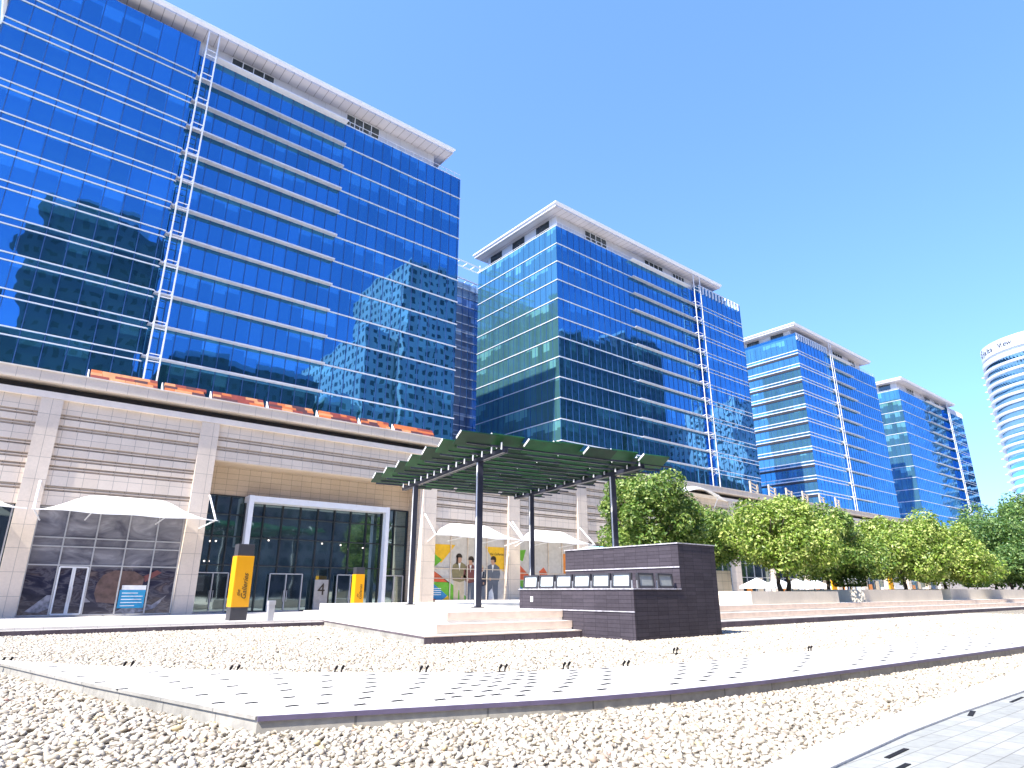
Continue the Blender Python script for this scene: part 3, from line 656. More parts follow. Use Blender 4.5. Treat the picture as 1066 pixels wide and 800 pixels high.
# four printed figures: body, head, hair
def fig(x, h, body, hairc, wd, face=1, long=False, mb=mb):
    s_ = wd; q = lambda l: [(x+a_*s_*face, Z0+b_*h) for a_, b_ in l]
    wp(10 if body == 7 else 11, q([(-.55, 0), (-.6, .48), (.55, .48), (.62, 0), (.12, 0), (.02, .36), (-.1, 0)]), 2)
    wp(body, q([(-.68, .42), (-.82, .60), (-.72, .75), (-.3, .815), (.25, .815), (.7, .76), (.86, .58), (.66, .42), (.1, .38)]), 3)
    wp(body, q([(.55, .74), (.9, .70), (1.0, .52), (.35, .44), (.3, .50), (.7, .56)]), 4)
    wp(4, q([(-.12, .81), (.14, .81), (.04, .62)]), 4)
    wp(5, q([(.22, .43), (.42, .45), (.38, .51), (.2, .49)]), 5)
    r = h*.075
    wp(5, [(x+r*math.cos(t)*.85, Z0+h*.885+r*1.25*math.sin(t)) for t in np.linspace(0, math.tau, 14)[:-1]], 5)
    wp(hairc, [(x-face*r*.15+r*1.15*math.cos(t), Z0+h*.925+r*1.1*math.sin(t)) for t in np.linspace(-.1, math.pi+.1, 10)], 6)
    wp(hairc, [(x-face*r*1.1, Z0+h*.95), (x-face*r*.45, Z0+h*.95), (x-face*r*.5, Z0+h*(.76 if long else .86)), (x-face*r*1.25, Z0+h*(.78 if long else .87))], 6)
fig(35.0, 3.75, 8, 6, .8, -1); fig(33.75, 3.95, 7, 6, .98, 1, True); fig(37.55, 3.85, 11, 6, 1.05, -1); fig(36.25, 3.05, 9, 10, .72, 1, True)
wp(4, [(37.0, Z0), (37.1, 1.6), (37.4, 1.9), (37.6, 1.5), (37.7, Z0)], 7)
mb.build('poster_print', [M['p_yel'], M['p_green'], M['p_red'], M['p_blue'], M['p_white'], M['p_skin'], M['p_hair'], M['p_olive'], M['p_maroon'], M['p_navy'], M['p_tan'], M['p_slate']], pb)
text_part('poster_lettering', 'the Galleries', .33, M['ink'], Matrix.Translation((38.0, Yp-.012, 4.95)) @ RX, pb, .004, .2)
mb = MB(); grid_frame(mb, [30.85, 32.75, 34.6, 36.8, 38.9], [.9, 2.72, 3.55, 6.5], YF+.31, YF+.385, .07); mb.build('frame', M['stone_p'], pb)
pb2 = poster_bay(40.35, 48.35, .85, 6.6)
mb = MB()
wp(1, [(40.5, 5.4), (41.6, 5.5), (41.2, 4.4), (40.5, 4.6)]); wp(2, [(40.5, 4.3), (42.5, 2.7), (40.5, 2.7)]); wp(1, [(40.5, 2.65), (42.8, 2.65), (41.4, Z0), (40.5, 1.4)]); wp(3, [(40.5, 2.4), (41.3, 1.8), (41.2, Z0), (40.5, 1.2)], 1)
wp(2, [(43.3, 3.5), (43.9, 3.9), (44.4, 3.3), (44.2, 2.3), (43.5, 2.2)], 0)
wp(0, [(46.6, 5.3), (48.2, 5.3), (48.2, 1.2), (46.6, 1.2)], 0)
wp(6, [(46.9, 4.6), (47.3, 5.0), (47.6, 4.5), (47.7, 3.6), (46.9, 3.5)], 1); wp(5, [(47.05, 4.45), (47.3, 4.6), (47.45, 4.3), (47.3, 3.95), (47.1, 4.0)], 2); wp(8, [(46.8, 3.4), (47.8, 3.4), (47.9, 2.0), (46.8, 2.0)], 1)
mb.build('poster_print', [M['p_orange'], M['p_green'], M['p_red'], M['p_blue'], M['p_white'], M['p_skin'], M['p_hair'], M['p_olive'], M['p_maroon']], pb2)
mb = MB(); grid_frame(mb, [40.45, 42.6, 44.5, 46.4, 48.25], [.9, 3.3, 6.5], YF+.31, YF+.385, .07); mb.build('frame', M['stone_p'], pb2)
# small sign plate and stains: name plate on wall
MB().box(31.6, 33.6, YF-.03, YF+.02, 10.55, 10.85).build('plate', M['coping'], mall)

# ------------------------------------------------------------------ awnings
def awning(x0, label, group='white fabric awnings over the shop fronts', wdt=9.7):
    a = empty('awning', (x0+wdt/2, YF-.2, 6.0), label, 'awning', group)
    k = wdt/9.7
    nx, ny = 28, 8
    V = []; F = []
    for j in range(ny+1):
        v = j/ny                      # 0 at wall, 1 at front
        for i in range(nx+1):
            u = i/nx
            c = 1-abs(2*u-1)
            crown = min(1, c/.66); crown = crown*crown*(3-2*crown)
            yb = YF-.3-1.75*(1-min(1, c/.34)); y = yb+(YF-2.45-yb)*v+.25*(1-min(1, c/.3))*v
            z = 6.15+1.25*crown*(1-.80*v**1.3)-.30*crown*v+.05*math.sin(u*math.pi*3)**2*v
            V.append((x0+u*wdt, y, z))
    for j in range(ny):
        for i in range(nx):
            p = j*(nx+1)+i; F.append((p, p+nx+1, p+nx+2, p+1))
    mb = MB(); mb.add(V, F); o = mb.build('canopy', M['fabric'], a, True)
    sd = o.modifiers.new('thickness', 'SOLIDIFY'); sd.thickness = .02
    mb = MB()
    fr = V[ny*(nx+1):]
    for i in range(nx): mb.tube((fr[i][0], fr[i][1], fr[i][2]-.03), (fr[i+1][0], fr[i+1][1], fr[i+1][2]-.03), .035, n=6)
    mb.build('front_rail', M['white_metal'], a)
    for s_, xx in ((1, x0+.1), (-1, x0+wdt-.1))[:(1 if x0 < -5 else 2)]:
        mb = MB(); mb.tube((xx+s_*.1, YF-.19, 8.0), (xx, YF-2.1, 6.2), .065, n=8); mb.tube((xx+s_*.5, YF-.1, 5.7), (xx, YF-2.1, 6.14), .045, n=8); mb.build('strut', M['white_metal'], a)
    for t_ in (.3, .7):
        i = int(t_*nx); p = fr[i]; mb = MB(); mb.tube((p[0], YF-.05, p[2]-.25), (p[0], p[1], p[2]-.04), .04, n=8); mb.build('arm', M['white_metal'], a)
    return a
awning(-7.8, 'white fabric awning cut by the left edge of the photo')
awning(2.1, 'white fabric awning over the dark mural shop window left of the entrance', wdt=10.1)
awning(29.4, 'white fabric awning over the bright poster with four people')
awning(39.2, 'white fabric awning over the second poster, behind the black block', wdt=9.5)

# ------------------------------------------------------------------ terracotta screens on the podium edge
tr = [(3.5, 7.6), (7.9, 10.8), (11.1, 14.9), (15.2, 18.85), (19.2, 22.6), (22.9, 25.7), (26.1, 30.2)]
wh = ['leftmost of the row', 'second from the left of the row', 'third from the left of the row', 'fourth of seven, in the middle of the row', 'third from the right of the row', 'second from the right of the row', 'rightmost of the row']
for q, (a, b) in enumerate(tr):
    o = empty('terracotta_screen', ((a+b)/2, YF, ZT), 'patchwork terracotta tile screen on the parapet, '+wh[q], 'roof screen', 'terracotta screens along the podium parapet')
    mb = MB(); nr = 3
    for r_ in range(nr):
        x_ = a+.15
        while x_ < b-.2:
            ww = min(random.uniform(.55, 1.15), b-x_)
            cz = ZT+.12+r_*.22; cy = YF-.18+r_*.16
            mi = random.choices([0, 1, 2, 3], [4, 3, 3, 2])[0]
            mb.obox((x_+ww/2, cy, cz), (ww/2-.01, 0, 0), (0, .085, .115), (0, -.06, .045), mi); x_ += ww
    mb.build('tile_field', M['terra'], o)
    mb = MB(); mb.add([(a, YF-.3, ZT+.002), (a+.06, YF-.3, ZT+.002), (a+.06, YF+.35, ZT+.002), (a, YF+.35, ZT+.002), (a, YF+.3, ZT+.72), (a+.06, YF+.3, ZT+.72)], [(0, 1, 2, 3), (0, 4, 5, 1), (3, 2, 5, 4), (0, 3, 4), (1, 5, 2)]); mb.build('bracket', M['white_metal'], o)

# frames on the podium terrace further right
for i, x_ in enumerate((83, 88, 93, 98, 103.5, 109)):
    o = empty('timber_railing', (x_, YF, ZT), 'pale timber railing frame on the podium terrace, number '+'one two three four five six'.split()[i]+' from the left above the trees', 'railing', 'railing frames on the podium terrace')
    MB().box(x_, x_+.22, YF-.2, YF, ZT, ZT+1.7).build('post', M['p_tan'], o); MB().box(x_+4.0, x_+4.2, YF+1.0, YF+1.2, ZT, ZT+1.7).build('post', M['p_tan'], o)
    mb = MB()
    for z in (.5, 1.0, 1.5): mb.bar((x_+.1, YF-.1, ZT+z), (x_+4.1, YF+1.1, ZT+z), .1, .14)
    mb.build('rail', M['p_tan'], o)
o = empty('terrace_canopy', (74, YF-1, 12.6), 'white curved canopy roof on the podium edge above the dark tree', 'canopy')
V = []; F = []
for i in range(13):
    u = i/12; z = 13.3+1.1*math.sin(math.pi*u); V += [(64.5+u*10, YF-1.6, z-.5), (64.5+u*10, YF+1.2, z+.6)]
for i in range(12): F.append((2*i, 2*i+2, 2*i+3, 2*i+1))
mb = MB(); mb.add(V, F); c_ = mb.build('roof', M['fabric'], o, True); sd = c_.modifiers.new('t', 'SOLIDIFY'); sd.thickness = .08
mb = MB(); mb.tube((66, YF-1.4, 13.5), (66, YF-.5, 11.9), .06).tube((73, YF-1.4, 13.5), (73, YF-.5, 11.9), .06).build('strut', M['white_metal'], o)

# ------------------------------------------------------------------ glass towers
FL = [60.8-3.6*k for k in range(13)]
def tower(x0, x1, y1, flip, label, rb_, wins, dd, la, lb, lo, zp=64.4):
    """flip=False: double-line section | ladder | louvres | plain, from the left; True mirrored"""
    Y0 = 72.0
    t = empty('office_tower', ((x0+x1)/2, Y0, 14), label, 'office tower', 'blue glass office towers in a row')
    W = x1-x0
    def X(d): return x1-d if flip else x0+d
    def xr(a, b): return (min(X(a), X(b)), max(X(a), X(b)))
    g = MB(); a, b = xr(dd, W); g.box(a, b, Y0, y1, 14, zp)
    g.build('curtain_wall', M['glassA'], t)
    a, b = xr(0, dd); MB().box(a, b, Y0-.9, y1-.01, 14, zp+1.2).build('curtain_wall', M['glassB'], t)
    ya = Y0-.895 if not flip else Y0+.02
    MB().box(x0-.03, x0-.002, ya, y1-.02, 14, zp+(1.2 if not flip else 0)).build('side_curtain_wall', M['glassS'], t)
    if not flip:
        mb = MB()
        for z in FL:
            if z > 14.5: mb.box(x0-.12, x0-.031, ya, y1, z-1.5, z-1.02)
        mb.build('side_recess_strips', M['black'], t)  # flat black strips painted in for the shaded recess below each band
    # mullions
    mb = MB()
    n = int((W-dd)/1.5)
    for i in range(n+1):
        a = X(dd+.05+i*1.5); mb.box(a-.04, a+.04, Y0-.045, Y0+.02, 14, zp)
    n = int(dd/1.9)
    for i in range(n+1):
        a = X(min(dd-.05, i*1.9+.05)); mb.box(a-.04, a+.04, Y0-.945, Y0-.88, 14, zp+1.2)
    xs = x0 if True else x1
    m_ = int((y1-Y0)/1.5)
    off = -.9 if not flip else 0
    for i in range(m_+1):
        y = Y0+.05+i*1.5
        for xe in (x0-.075, x1+.0): mb.box(xe, xe+.045, y-.035, y+.035, 14, zp)
    mb.build('mullions', M['mullion'], t)
    for k, z in enumerate(FL):
        if z < 14.5: break
        a, b = xr(lo, W)
        def path(pts, z0, z1):
            n_ = len(pts); V_ = []
            for (px_, py_) in pts: V_ += [(px_, py_, z0), (px_, py_, z1)]
            inn = []
            for i_, (px_, py_) in enumerate(pts):
                cxx, cyy = (x0+x1)/2, (Y0+y1)/2
                inn.append((px_+(.15 if px_ < cxx else -.15), py_+.15 if py_ < cyy else py_))
            for (px_, py_) in inn: V_ += [(px_, py_, z0), (px_, py_, z1)]
            F_ = []
            for i_ in range(n_-1):
                o_, p_ = 2*i_, 2*(n_+i_)
                F_ += [(o_, o_+2, o_+3, o_+1), (o_+1, o_+3, p_+3, p_+1), (o_, p_, p_+2, o_+2), (p_, p_+1, p_+3, p_+2)]
            F_ += [(0, 1, 2*n_+1, 2*n_), (2*n_-2, 4*n_-2, 4*n_-1, 2*n_-1)]
            MB().add(V_, F_).build('floor_band', M['band'], t)
        if flip: path([(x0-.13, y1), (x0-.13, Y0-.13), (b, Y0-.13)], z-.075, z+.075)
        else: path([(a, Y0-.13), (x1+.13, Y0-.13), (x1+.13, y1)], z-.075, z+.075)
        for dz in (0, -.78):
            zz_ = (z-.05+dz, z+.05+dz) if (flip or x0 < 0) else (z-.10+dz, z+.10+dz)
            if flip: path([(x1-dd-.1, Y0-1.03), (x1+.13, Y0-1.03), (x1+.13, y1)], *zz_)
            else: path([(x0-.13, y1), (x0-.13, Y0-1.03), (x0+dd+.1, Y0-1.03)], *zz_)
        a, b = xr(la-.4, lo)
        mb = MB()
        for q in range(4): mb.box(a, b, Y0-.22-.14*q-.07, Y0-.22-.14*q+.02, z-.14, z-.06+.02*q)
        mb.box(a, b, Y0-.80, Y0-.73, z-.15, z+.02); mb.box(a, b, Y0-.14, Y0+.02, z-.1, z+.1)
        nn = int((b-a)/3)
        for q in range(nn+1): mb.box(a+q*(b-a)/nn-.03, a+q*(b-a)/nn+.03, Y0-.73, Y0-.14, z-.16, z-.10)
        mb.build('sunshade', M['grey_metal'], t)
    # ladder mast
    mb = MB(); yl = Y0-1.6; a, b = X(la), X(lb-.3)
    for xx in (a, b): mb.box(xx-.07, xx+.07, yl-.07, yl+.07, 14, zp+3.0)
    for z in FL+[FL[0]+3.6]:
        for dz in (0, -.78): mb.box(min(a, b), max(a, b), yl-.05, yl+.05, z-.04+dz, z+.04+dz)
    for z in FL:
        mb.box(a-.05, a+.05, yl, Y0, z-.05, z+.05); mb.box(b-.05, b+.05, yl, Y0, z-.05, z+.05)
        if flip and z-3.6 > 14: mb.bar((a, yl+.02, z), (b, yl+.02, z-1.8), .06)
    mb.box(min(a, b)-.3, max(a, b)+.3, yl-.1, Y0, zp+2.9, zp+3.1)
    mb.build('ladder_mast', M['white_metal'], t)
    # parapet railing + fins
    mb = MB(); a, b = xr(lb, W)
    if flip: a = x0
    mb.box(a, b, Y0-.05, Y0+.05, zp+.001, zp+.12); mb.box(a, b, Y0-.02, Y0+.04, zp+.8, zp+.86)
    q = a+.1
    while q < b: mb.box(q-.03, q+.03, Y0-.02, Y0+.04, zp+.1, zp+.8); q += 1.5
    if flip:
        mb.box(x0-.05, x0+.05, Y0+.06, y1, zp+.001, zp+.12)
        mb.box(x0-.02, x0+.04, Y0+.06, y1, zp+.4, zp+.46)
    a, b = xr(lb, lo); mb.box(a, b, Y0-1.0, Y0-.06, zp+.05, zp+.18)
    mb.build('parapet_rail', M['white_metal'], t)
    a, b = xr(0, dd)
    if x0 > 0:
      mb = MB(); mb.box(a, b, Y0-1.0, Y0-.9, zp+1.15, zp+1.35); q = a+.2
      while q < b: mb.box(q-.07, q+.07, Y0-1.25, Y0-.905, zp-.6, zp+1.14); q += 1.25
      mb.build('crown_fins', M['white_metal'], t)
    # penthouse + roof slab
    pa, pbx = x0+.6, rb_-2.3
    pz = zp+2.6
    pe = MB().box(pa, pbx, Y0+.6, y1-2.5, zp-.2, pz).build('penthouse', M['pent'], t)
    for (wa, wb) in wins:
        f = MB().box(wa, wb, Y0+.54, Y0+.595, zp+.5, pz-.12).build('penthouse_window', M['dark_win'], pe)
        mb = MB(); grid_frame(mb, [wa+(wb-wa)*i/4 for i in range(5)], [zp+.55, pz-.17], Y0+.44, Y0+.535, .1)
        mb.build('frame', M['white_metal'], f)
    q = Y0+2.5
    while q < y1-5:
        MB().box(pa-.06, pa-.005, q, q+3.6, zp+.5, pz-.12).build('penthouse_window', M['dark_win'], pe); q += 7
    ra, rb = x0-1.9, rb_
    ry1 = y1-.5
    MB().box(ra+.25, rb-.25, Y0-1.7, ry1-.25, pz+.001, pz+.25).build('soffit', M['soffit'], t)
    MB().add([(ra+.3, Y0-1.7, pz+.251), (rb-.3, Y0-1.7, pz+.251), (rb-.3, ry1-.3, pz+.251), (ra+.3, ry1-.3, pz+.251),
              (ra, Y0-2, pz+.55), (rb, Y0-2, pz+.55), (rb, ry1, pz+.55), (ra, ry1, pz+.55), (ra, Y0-2, pz+.85), (rb, Y0-2, pz+.85), (rb, ry1, pz+.85), (ra, ry1, pz+.85)],
             [(0, 3, 2, 1), (0, 1, 5, 4), (1, 2, 6, 5), (2, 3, 7, 6), (3, 0, 4, 7), (4, 5, 9, 8), (5, 6, 10, 9), (6, 7, 11, 10), (7, 4, 8, 11), (8, 9, 10, 11)]).build('roof_slab', M['white_metal'], t)
    return t
tower(-8.3, 48.5, 100, False, 'blue glass office tower filling the left of the photo, nearest and largest', 46.1, [(-2, 5), (13.2, 18.6), (29, 34.2)], 17.5, 18.1, 19.6, 37.1)
tower(69.6, 127.7, 95.5, True, 'second blue glass office tower, its corner seen above the green pergola', 119.3, [(77.5, 83.5), (95, 101), (104.4, 108.4)], 16.3, 16.6, 19.2, 38.2)
tower(153.8, 204, 90, False, 'third blue glass office tower from the left, with banded teal left side', 198.0, [(178, 184), (188, 192)], 17.0, 17.3, 18.8, 33)
tower(222.5, 279, 84, True, 'fourth and farthest blue glass office tower, narrow at the right', 270.5, [(231, 237), (247, 252), (257, 261)], 15.4, 15.8, 17.6, 34)
# glass link block between the first two towers
t = empty('link_building', (58, 100, 14), 'pale glass link block with roof truss in the gap between the first two towers', 'building')
MB().box(46, 80, 101, 118, 13, 64.5).build('curtain_wall', M['glass_link'], t)
mb = MB()
for z in range(17, 65, 2): mb.box(46, 80, 100.8, 100.98, z-.07, z+.07)
mb.build('floor_band', M['white_metal'], t)
mb = MB()
for x_ in np.arange(47, 80, 1.6): mb.box(x_-.05, x_+.05, 100.7, 100.79, 13, 64.5)
mb.build('mullions', M['mullion'], t)
mb = MB()
for z in (65.6, 69.8): mb.bar((50, 100, z), (76, 100, z-1.2), .25); mb.bar((50, 102, z), (76, 102, z-1.2), .25)
for i in range(14): xx = 50+i*2; zz = -i*2/26*1.2; mb.bar((xx, 100, 65.6+zz), (xx, 102, 65.6+zz), .12); mb.bar((xx, 100, 69.8+zz), (xx, 102, 69.8+zz), .15); 
mb.bar((52, 101, 64.5), (52, 101, 70), .2); mb.bar((74, 101, 64.5), (74, 101, 70), .2)
mb.build('roof_truss', M['white_metal'], t)

# ------------------------------------------------------------------ curved white tower at the right edge
RC = Vector((390.0, 57.5)); RR = 27.0
t = empty('round_tower', (RC.x, RC.y, 0), 'round white banded tower with a rooftop sign at the right edge', 'tower')
def ring(mb, r0, r1, z0, z1, n=96, cx=RC.x, cy=RC.y):
    vs = []
    for i in range(n):
        a = math.tau*i/n; c, s_ = math.cos(a), math.sin(a)
        vs += [(cx+r0*c, cy+r0*s_, z0), (cx+r1*c, cy+r1*s_, z0), (cx+r1*c, cy+r1*s_, z1), (cx+r0*c, cy+r0*s_, z1)]
    fs = []
    for i in range(n):
        p, q = 4*i, 4*((i+1) % n)
        for k in range(4): fs.append((p+k, q+k, q+(k+1) % 4, p+(k+1) % 4))
    mb.add(vs, fs)
mb = MB(); mb.tube((RC.x, RC.y, 0), (RC.x, RC.y, 112), RR-1.2, n=96); mb.build('curtain_wall', M['rt_glass'], t, True)
z = 106.2
while z > 8:
    mb = MB(); ring(mb, RR-1.1, RR+.5, z-.1, z+.85); mb.build('balcony_band', M['rt_white'], t); z -= 3.85
for i in range(24):
    a = R(100); MB().obox((RC.x+(RR+.9)*math.cos(a), RC.y+(RR+.9)*math.sin(a), 106.5-i*3.85), (.5, 0, 0), (0, .5, 0), (0, 0, .2)).build('bracket', M['rt_white'], t)
mb = MB(); ring(mb, RR-1.1, RR+.2, 109.6, 111.6); ring(mb, RR-1.15, RR-.2, 113.2, 119.0); mb.tube((RC.x, RC.y, 112), (RC.x, RC.y, 118.6), RR-1.3, n=96); mb.build('crown', M['rt_white'], t)
sgn = 'Jafza View'
adv = [0, 2.0, 4.6, 6.3, 8.7, 12.6, 15.8, 17.1, 19.4, 22.2]
a_start = math.atan2(-RC.y, -RC.x)-R(78)
def on_cyl(ch, size, arc, z, name, mat, r=RR-.15):
    a = a_start+arc/RR
    rot = Matrix.Translation((RC.x+r*math.cos(a), RC.y+r*math.sin(a), z)) @ Matrix.Rotation(a+math.pi/2, 4, 'Z') @ RX
    return text_part(name, ch, size, mat, rot, t, .05)
for ch, ad in zip(sgn, adv):
    if ch != ' ': on_cyl(ch, 3.7, ad*.75+6.0, 115.9, 'sign_letter', M['ink'])
mb = MB()
for da, dz, l_ in ((0, 1.4, 1.2), (1.6, 2.3, 1.0), (2.6, .5, 1.4), (1.0, -.5, 1.8), (-1.0, .2, .9)):
    a = a_start+(2.0+da)/RR; mb.obox((RC.x+(RR-.1)*math.cos(a), RC.y+(RR-.1)*math.sin(a), 115.6+dz), Vector((-math.sin(a), math.cos(a), .35))*l_/2, Vector((math.cos(a), math.sin(a), 0))*.05, (0, 0, .22))
mb.build('sign_emblem', M['ink'], t)
# low white building far right
t = empty('low_building', (330, 95, 0), 'low white building behind the far right trees', 'building')
MB().box(322, 420, 84, 110, 0, 26).build('wall', M['rt_white'], t)
MB().box(320.5, 421, 82.5, 111, 26.01, 27.2).build('roof', M['rt_white'], t)
for z in (12, 20.5): MB().box(326, 345, 83.7, 83.99, z, z+2.6).build('window', M['dark_win'], t)

# ------------------------------------------------------------------ office blocks across the street (seen mirrored in the glass)
def block(name, x0, x1, y0, y1, h, mat, label):
    t = empty(name, ((x0+x1)/2, (y0+y1)/2, 0), label, 'office block', 'office blocks mirrored in the glass towers')
    MB().box(x0, x1, y0, y1, 0, h).build('wall', mat, t)
    MB().box(x0+2, x1-2, y0+2, y1-2, h+.01, h+2.5).build('roof', M['grey_metal'], t)
block('office_block', 111, 168, -104, -56, 127, M['blockg'], 'stepped grey office block mirrored in the nearest tower, tallest step')
block('office_block', 97, 110.5, -120, -60, 95, M['blockg'], 'stepped grey office block mirrored in the nearest tower, middle step')
block('office_block', 84, 96.5, -128, -62, 66, M['blockg'], 'stepped grey office block mirrored in the nearest tower, lowest step')
block('office_block', -6, 27, -100, -56, 106, M['blockd'], 'dark office block mirrored in the left part of the nearest tower')
block('office_block', 34, 80, -95, -58, 70, M['blockd'], 'dark low office block mirrored near the foot of the nearest tower')
block('office_block', -90, -14, -95, -56, 62, M['blockd'], 'dark low office block mirrored at the far left')
block('office_block', 195, 236, -90, -56, 120, M['blockd'], 'dark office block mirrored in the corner of the second tower')
block('office_block', 240, 273, -92, -57, 131, M['blockd'], 'tall dark office block mirrored in the second tower')
block('office_block', 340, 380, -92, -56, 112, M['blockw'], 'white office block with punched windows mirrored in the second tower')
block('office_block', 297, 312, -110, -70, 92, M['blockw'], 'narrow white office block mirrored beside the ladder of the second tower')
block('office_block', 274, 339, -90, -64, 66, M['blockd'], 'dark low office block mirrored at the foot of the second tower')

# ------------------------------------------------------------------ totems, bollard, ground lights
def totem(x, y, z, label, k=1.0):
    t = empty('totem_sign', (x, y, z), label, 'totem sign', 'yellow totem signs before the mall entrance')
    w_, d_ = .42*k, .34*k
    MB().box(x-w_*.95, x+w_*.95, y-d_*.95, y+d_*.95, z, z+.60*k).build('plinth', M['dgrey'], t, bevel=.01)
    bd = MB().box(x-w_, x+w_, y-d_, y+d_, z+.601*k, z+2.98*k).build('panel', M['yellow'], t, bevel=.015)
    MB().box(x-w_*.92, x+w_*.92, y-d_*.9, y+d_*.9, z+2.981*k, z+3.55*k).build('cap', M['dgrey'], t, bevel=.01)
    for dx, dz, sz, tx in ((.12, 1.55, .34, 'Galleries'), (-.14, 1.25, .22, 'the')):
        rot = Matrix.Translation((x+dx*k, y-d_-.006, z+dz*k)) @ RX @ Matrix.Rotation(math.pi/2, 4, 'Z')
        text_part('lettering', tx, sz*k, M['ink'], rot, bd, .004, .35)
    return t
totem(10.42, 33.6, .30, 'yellow totem sign standing alone on the path left of the doors')
totem(23.3, 46.9, .20, 'smaller looking yellow totem sign behind the stone platform', .9)
b = MB().box(11.35, 11.65, 31.95, 32.2, .30, 1.18).box(11.33, 11.67, 31.93, 32.22, 1.0, 1.2).build('bollard_light', M['alu'], bevel=.015); rebase(b, (11.5, 32.07, .3)); tag(b, 'short grey bollard light right of the yellow totem', 'bollard')
gl = [(1.05, 19.3), (2.99, 16.5), (4.5, 14.3), (6.1, 12.9), (7.4, 11.8), (8.79, 11.0), (10.1, 10.5), (11.3, 9.9), (14.9, 11.3), (18.2, 9.3)]
gn = 'at the far left end|second from the left|third from the left|fourth from the left|fifth from the left|fifth from the right|fourth from the right|third from the right|second from the right|at the right end'.split('|')
for i, (x_, y_) in enumerate(gl):
    o = empty('ground_spotlight', (x_, y_, 0), 'small dark twin spotlight behind the pale band, '+gn[i], 'spotlight', 'twin spotlights behind the pale band')
    hz = 0.03
    for s_ in (-.07, .07):
        MB().tube((x_+s_, y_, hz), (x_+s_+.03, y_+.02, hz+.12), 0.016, n=8).tube((x_+s_+.03, y_+.02, hz+.1), (x_+s_+.05, y_-.02, hz+.16), .026, n=8).build('lamp_head', M['slot'], o)
    MB().box(x_-.14, x_+.14, y_-.06, y_+.06, hz-.05, hz+.02).build('base', M['slot'], o)

# ------------------------------------------------------------------ planters, hedges, trees
def planter(x0, x1, y0, y1, z, h, label):
    o = MB()
    o.box(x0, x1, y0, y0+.35, z, z+h).box(x0, x1, y1-.35, y1, z, z+h).box(x0, x0+.35, y0+.35, y1-.35, z, z+h).box(x1-.35, x1, y0+.35, y1-.35, z, z+h).box(x0+.35, x1-.35, y0+.35, y1-.35, z, z+h-.12, 1)
    o = o.build('planter', [M['planter'], M['bark']]); rebase(o, ((x0+x1)/2, (y0+y1)/2, z)); tag(o, label, 'planter', 'low stone planters at the top of the steps')
planter(33.9, 44.4, 20.25, 26, .93, .70, 'low pale stone planter under the two bright trees nearest the black block')
planter(48.3, 63.2, 20.25, 26, .93, .82, 'low pale stone planter with a bright white left end, in the middle of the row')
planter(66.5, 130, 20.6, 26, .93, .90, 'long low stone planter running out at the right edge')

def leaves(centers, n, size, squash=1.0, shell=.55):
    """leaf quads spread through clumps; centers: (x,y,z,r)"""
    C_ = np.array(centers, float); wts = C_[:, 3]**2; wts /= wts.sum()
    idx = rng.choice(len(C_), n, p=wts); dirs = rng.normal(size=(n, 3)); dirs /= np.linalg.norm(dirs, axis=1)[:, None]
    rad = C_[idx, 3]*(shell+(1-shell)*rng.random(n)**.6)*(1+.08*rng.normal(size=n))
    P = C_[idx, :3]+dirs*rad[:, None]*np.array([1, 1, squash])
    # orientation: outward-ish with jitter
    nn = dirs*.7+rng.normal(size=(n, 3))*.6+np.array([0, 0, .35]); nn /= np.linalg.norm(nn, axis=1)[:, None]
    u = np.cross(nn, rng.normal(size=(n, 3))); u /= np.linalg.norm(u, axis=1)[:, None]; v = np.cross(nn, u)
    s = size*rng.uniform(.6, 1.4, n)[:, None]
    V = np.stack([P-u*s, P+v*s*.5+nn*s*.12, P+u*s, P-v*s*.5+nn*s*.12], 1).reshape(-1, 3)
    F = np.arange(4*n).reshape(n, 4)
    return V, F, np.repeat(rng.random(n), 4)
def tree(x, y, z, zc, rx, rz, mat, label, n=11000, size=.17, trunks=1, name='tree', seed=1, cat='tree'):
    rs = np.random.default_rng(seed)
    t = empty(name, (x, y, z), label, cat, 'round crowned trees along the plaza')
    cen = []
    for i in range(46):
        d_ = rs.normal(size=3); d_ /= np.linalg.norm(d_); q = rs.uniform(.55, .86)
        if d_[2] < -.55: d_[2] *= .6
        cen.append((x+d_[0]*rx*q, y+d_[1]*rx*q, zc+d_[2]*rz*q, rx*rs.uniform(.16, .34)))
    cen.append((x, y, zc, rx*.55))
    V, F, tone = leaves(cen, int(n*1.7), size*.74)
    k = V[::4, 2] > z+1.0
    crown = npmesh('crown', V, F, mat, tone, False, t, (x, y, z))
    mb = MB()
    for q in range(trunks):
        ox = (q-(trunks-1)/2)*.9; px, py, pz = x+ox, y, z-.1; tz = zc-rz*.35
        pts = [(px, py, pz)]
        for i in range(1, 5): pts.append((px+rs.normal()*.06*i+ox*.15*i, py+rs.normal()*.05*i, pz+(tz-pz)*i/4))
        for i in range(4): mb.tube(pts[i], pts[i+1], .17-.022*i, .15-.022*i, 9)
        for b_ in range(7):
            a = rs.uniform(0, math.tau); e = pts[-1 if b_ > 2 else -2]
            mid = (e[0]+math.cos(a)*rx*.35, e[1]+math.sin(a)*rx*.35, e[2]+rz*.3); mb.tube(e, mid, .08, .05, 6)
            mb.tube(mid, (mid[0]+math.cos(a+.4)*rx*.3, mid[1]+math.sin(a+.4)*rx*.3, mid[2]+rz*.4), .05, .02, 6)
    mb.build('trunk', M['bark'], t, True)
    return t
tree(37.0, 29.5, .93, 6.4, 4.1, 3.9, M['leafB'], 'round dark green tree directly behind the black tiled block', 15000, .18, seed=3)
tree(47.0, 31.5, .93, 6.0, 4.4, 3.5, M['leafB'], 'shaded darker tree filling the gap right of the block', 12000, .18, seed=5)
tree(43.8, 23.6, 1.6, 5.15, 4.2, 3.1, M['leafA'], 'bright leafy tree on the first planter with two trunks', 16000, .17, 2, seed=8)
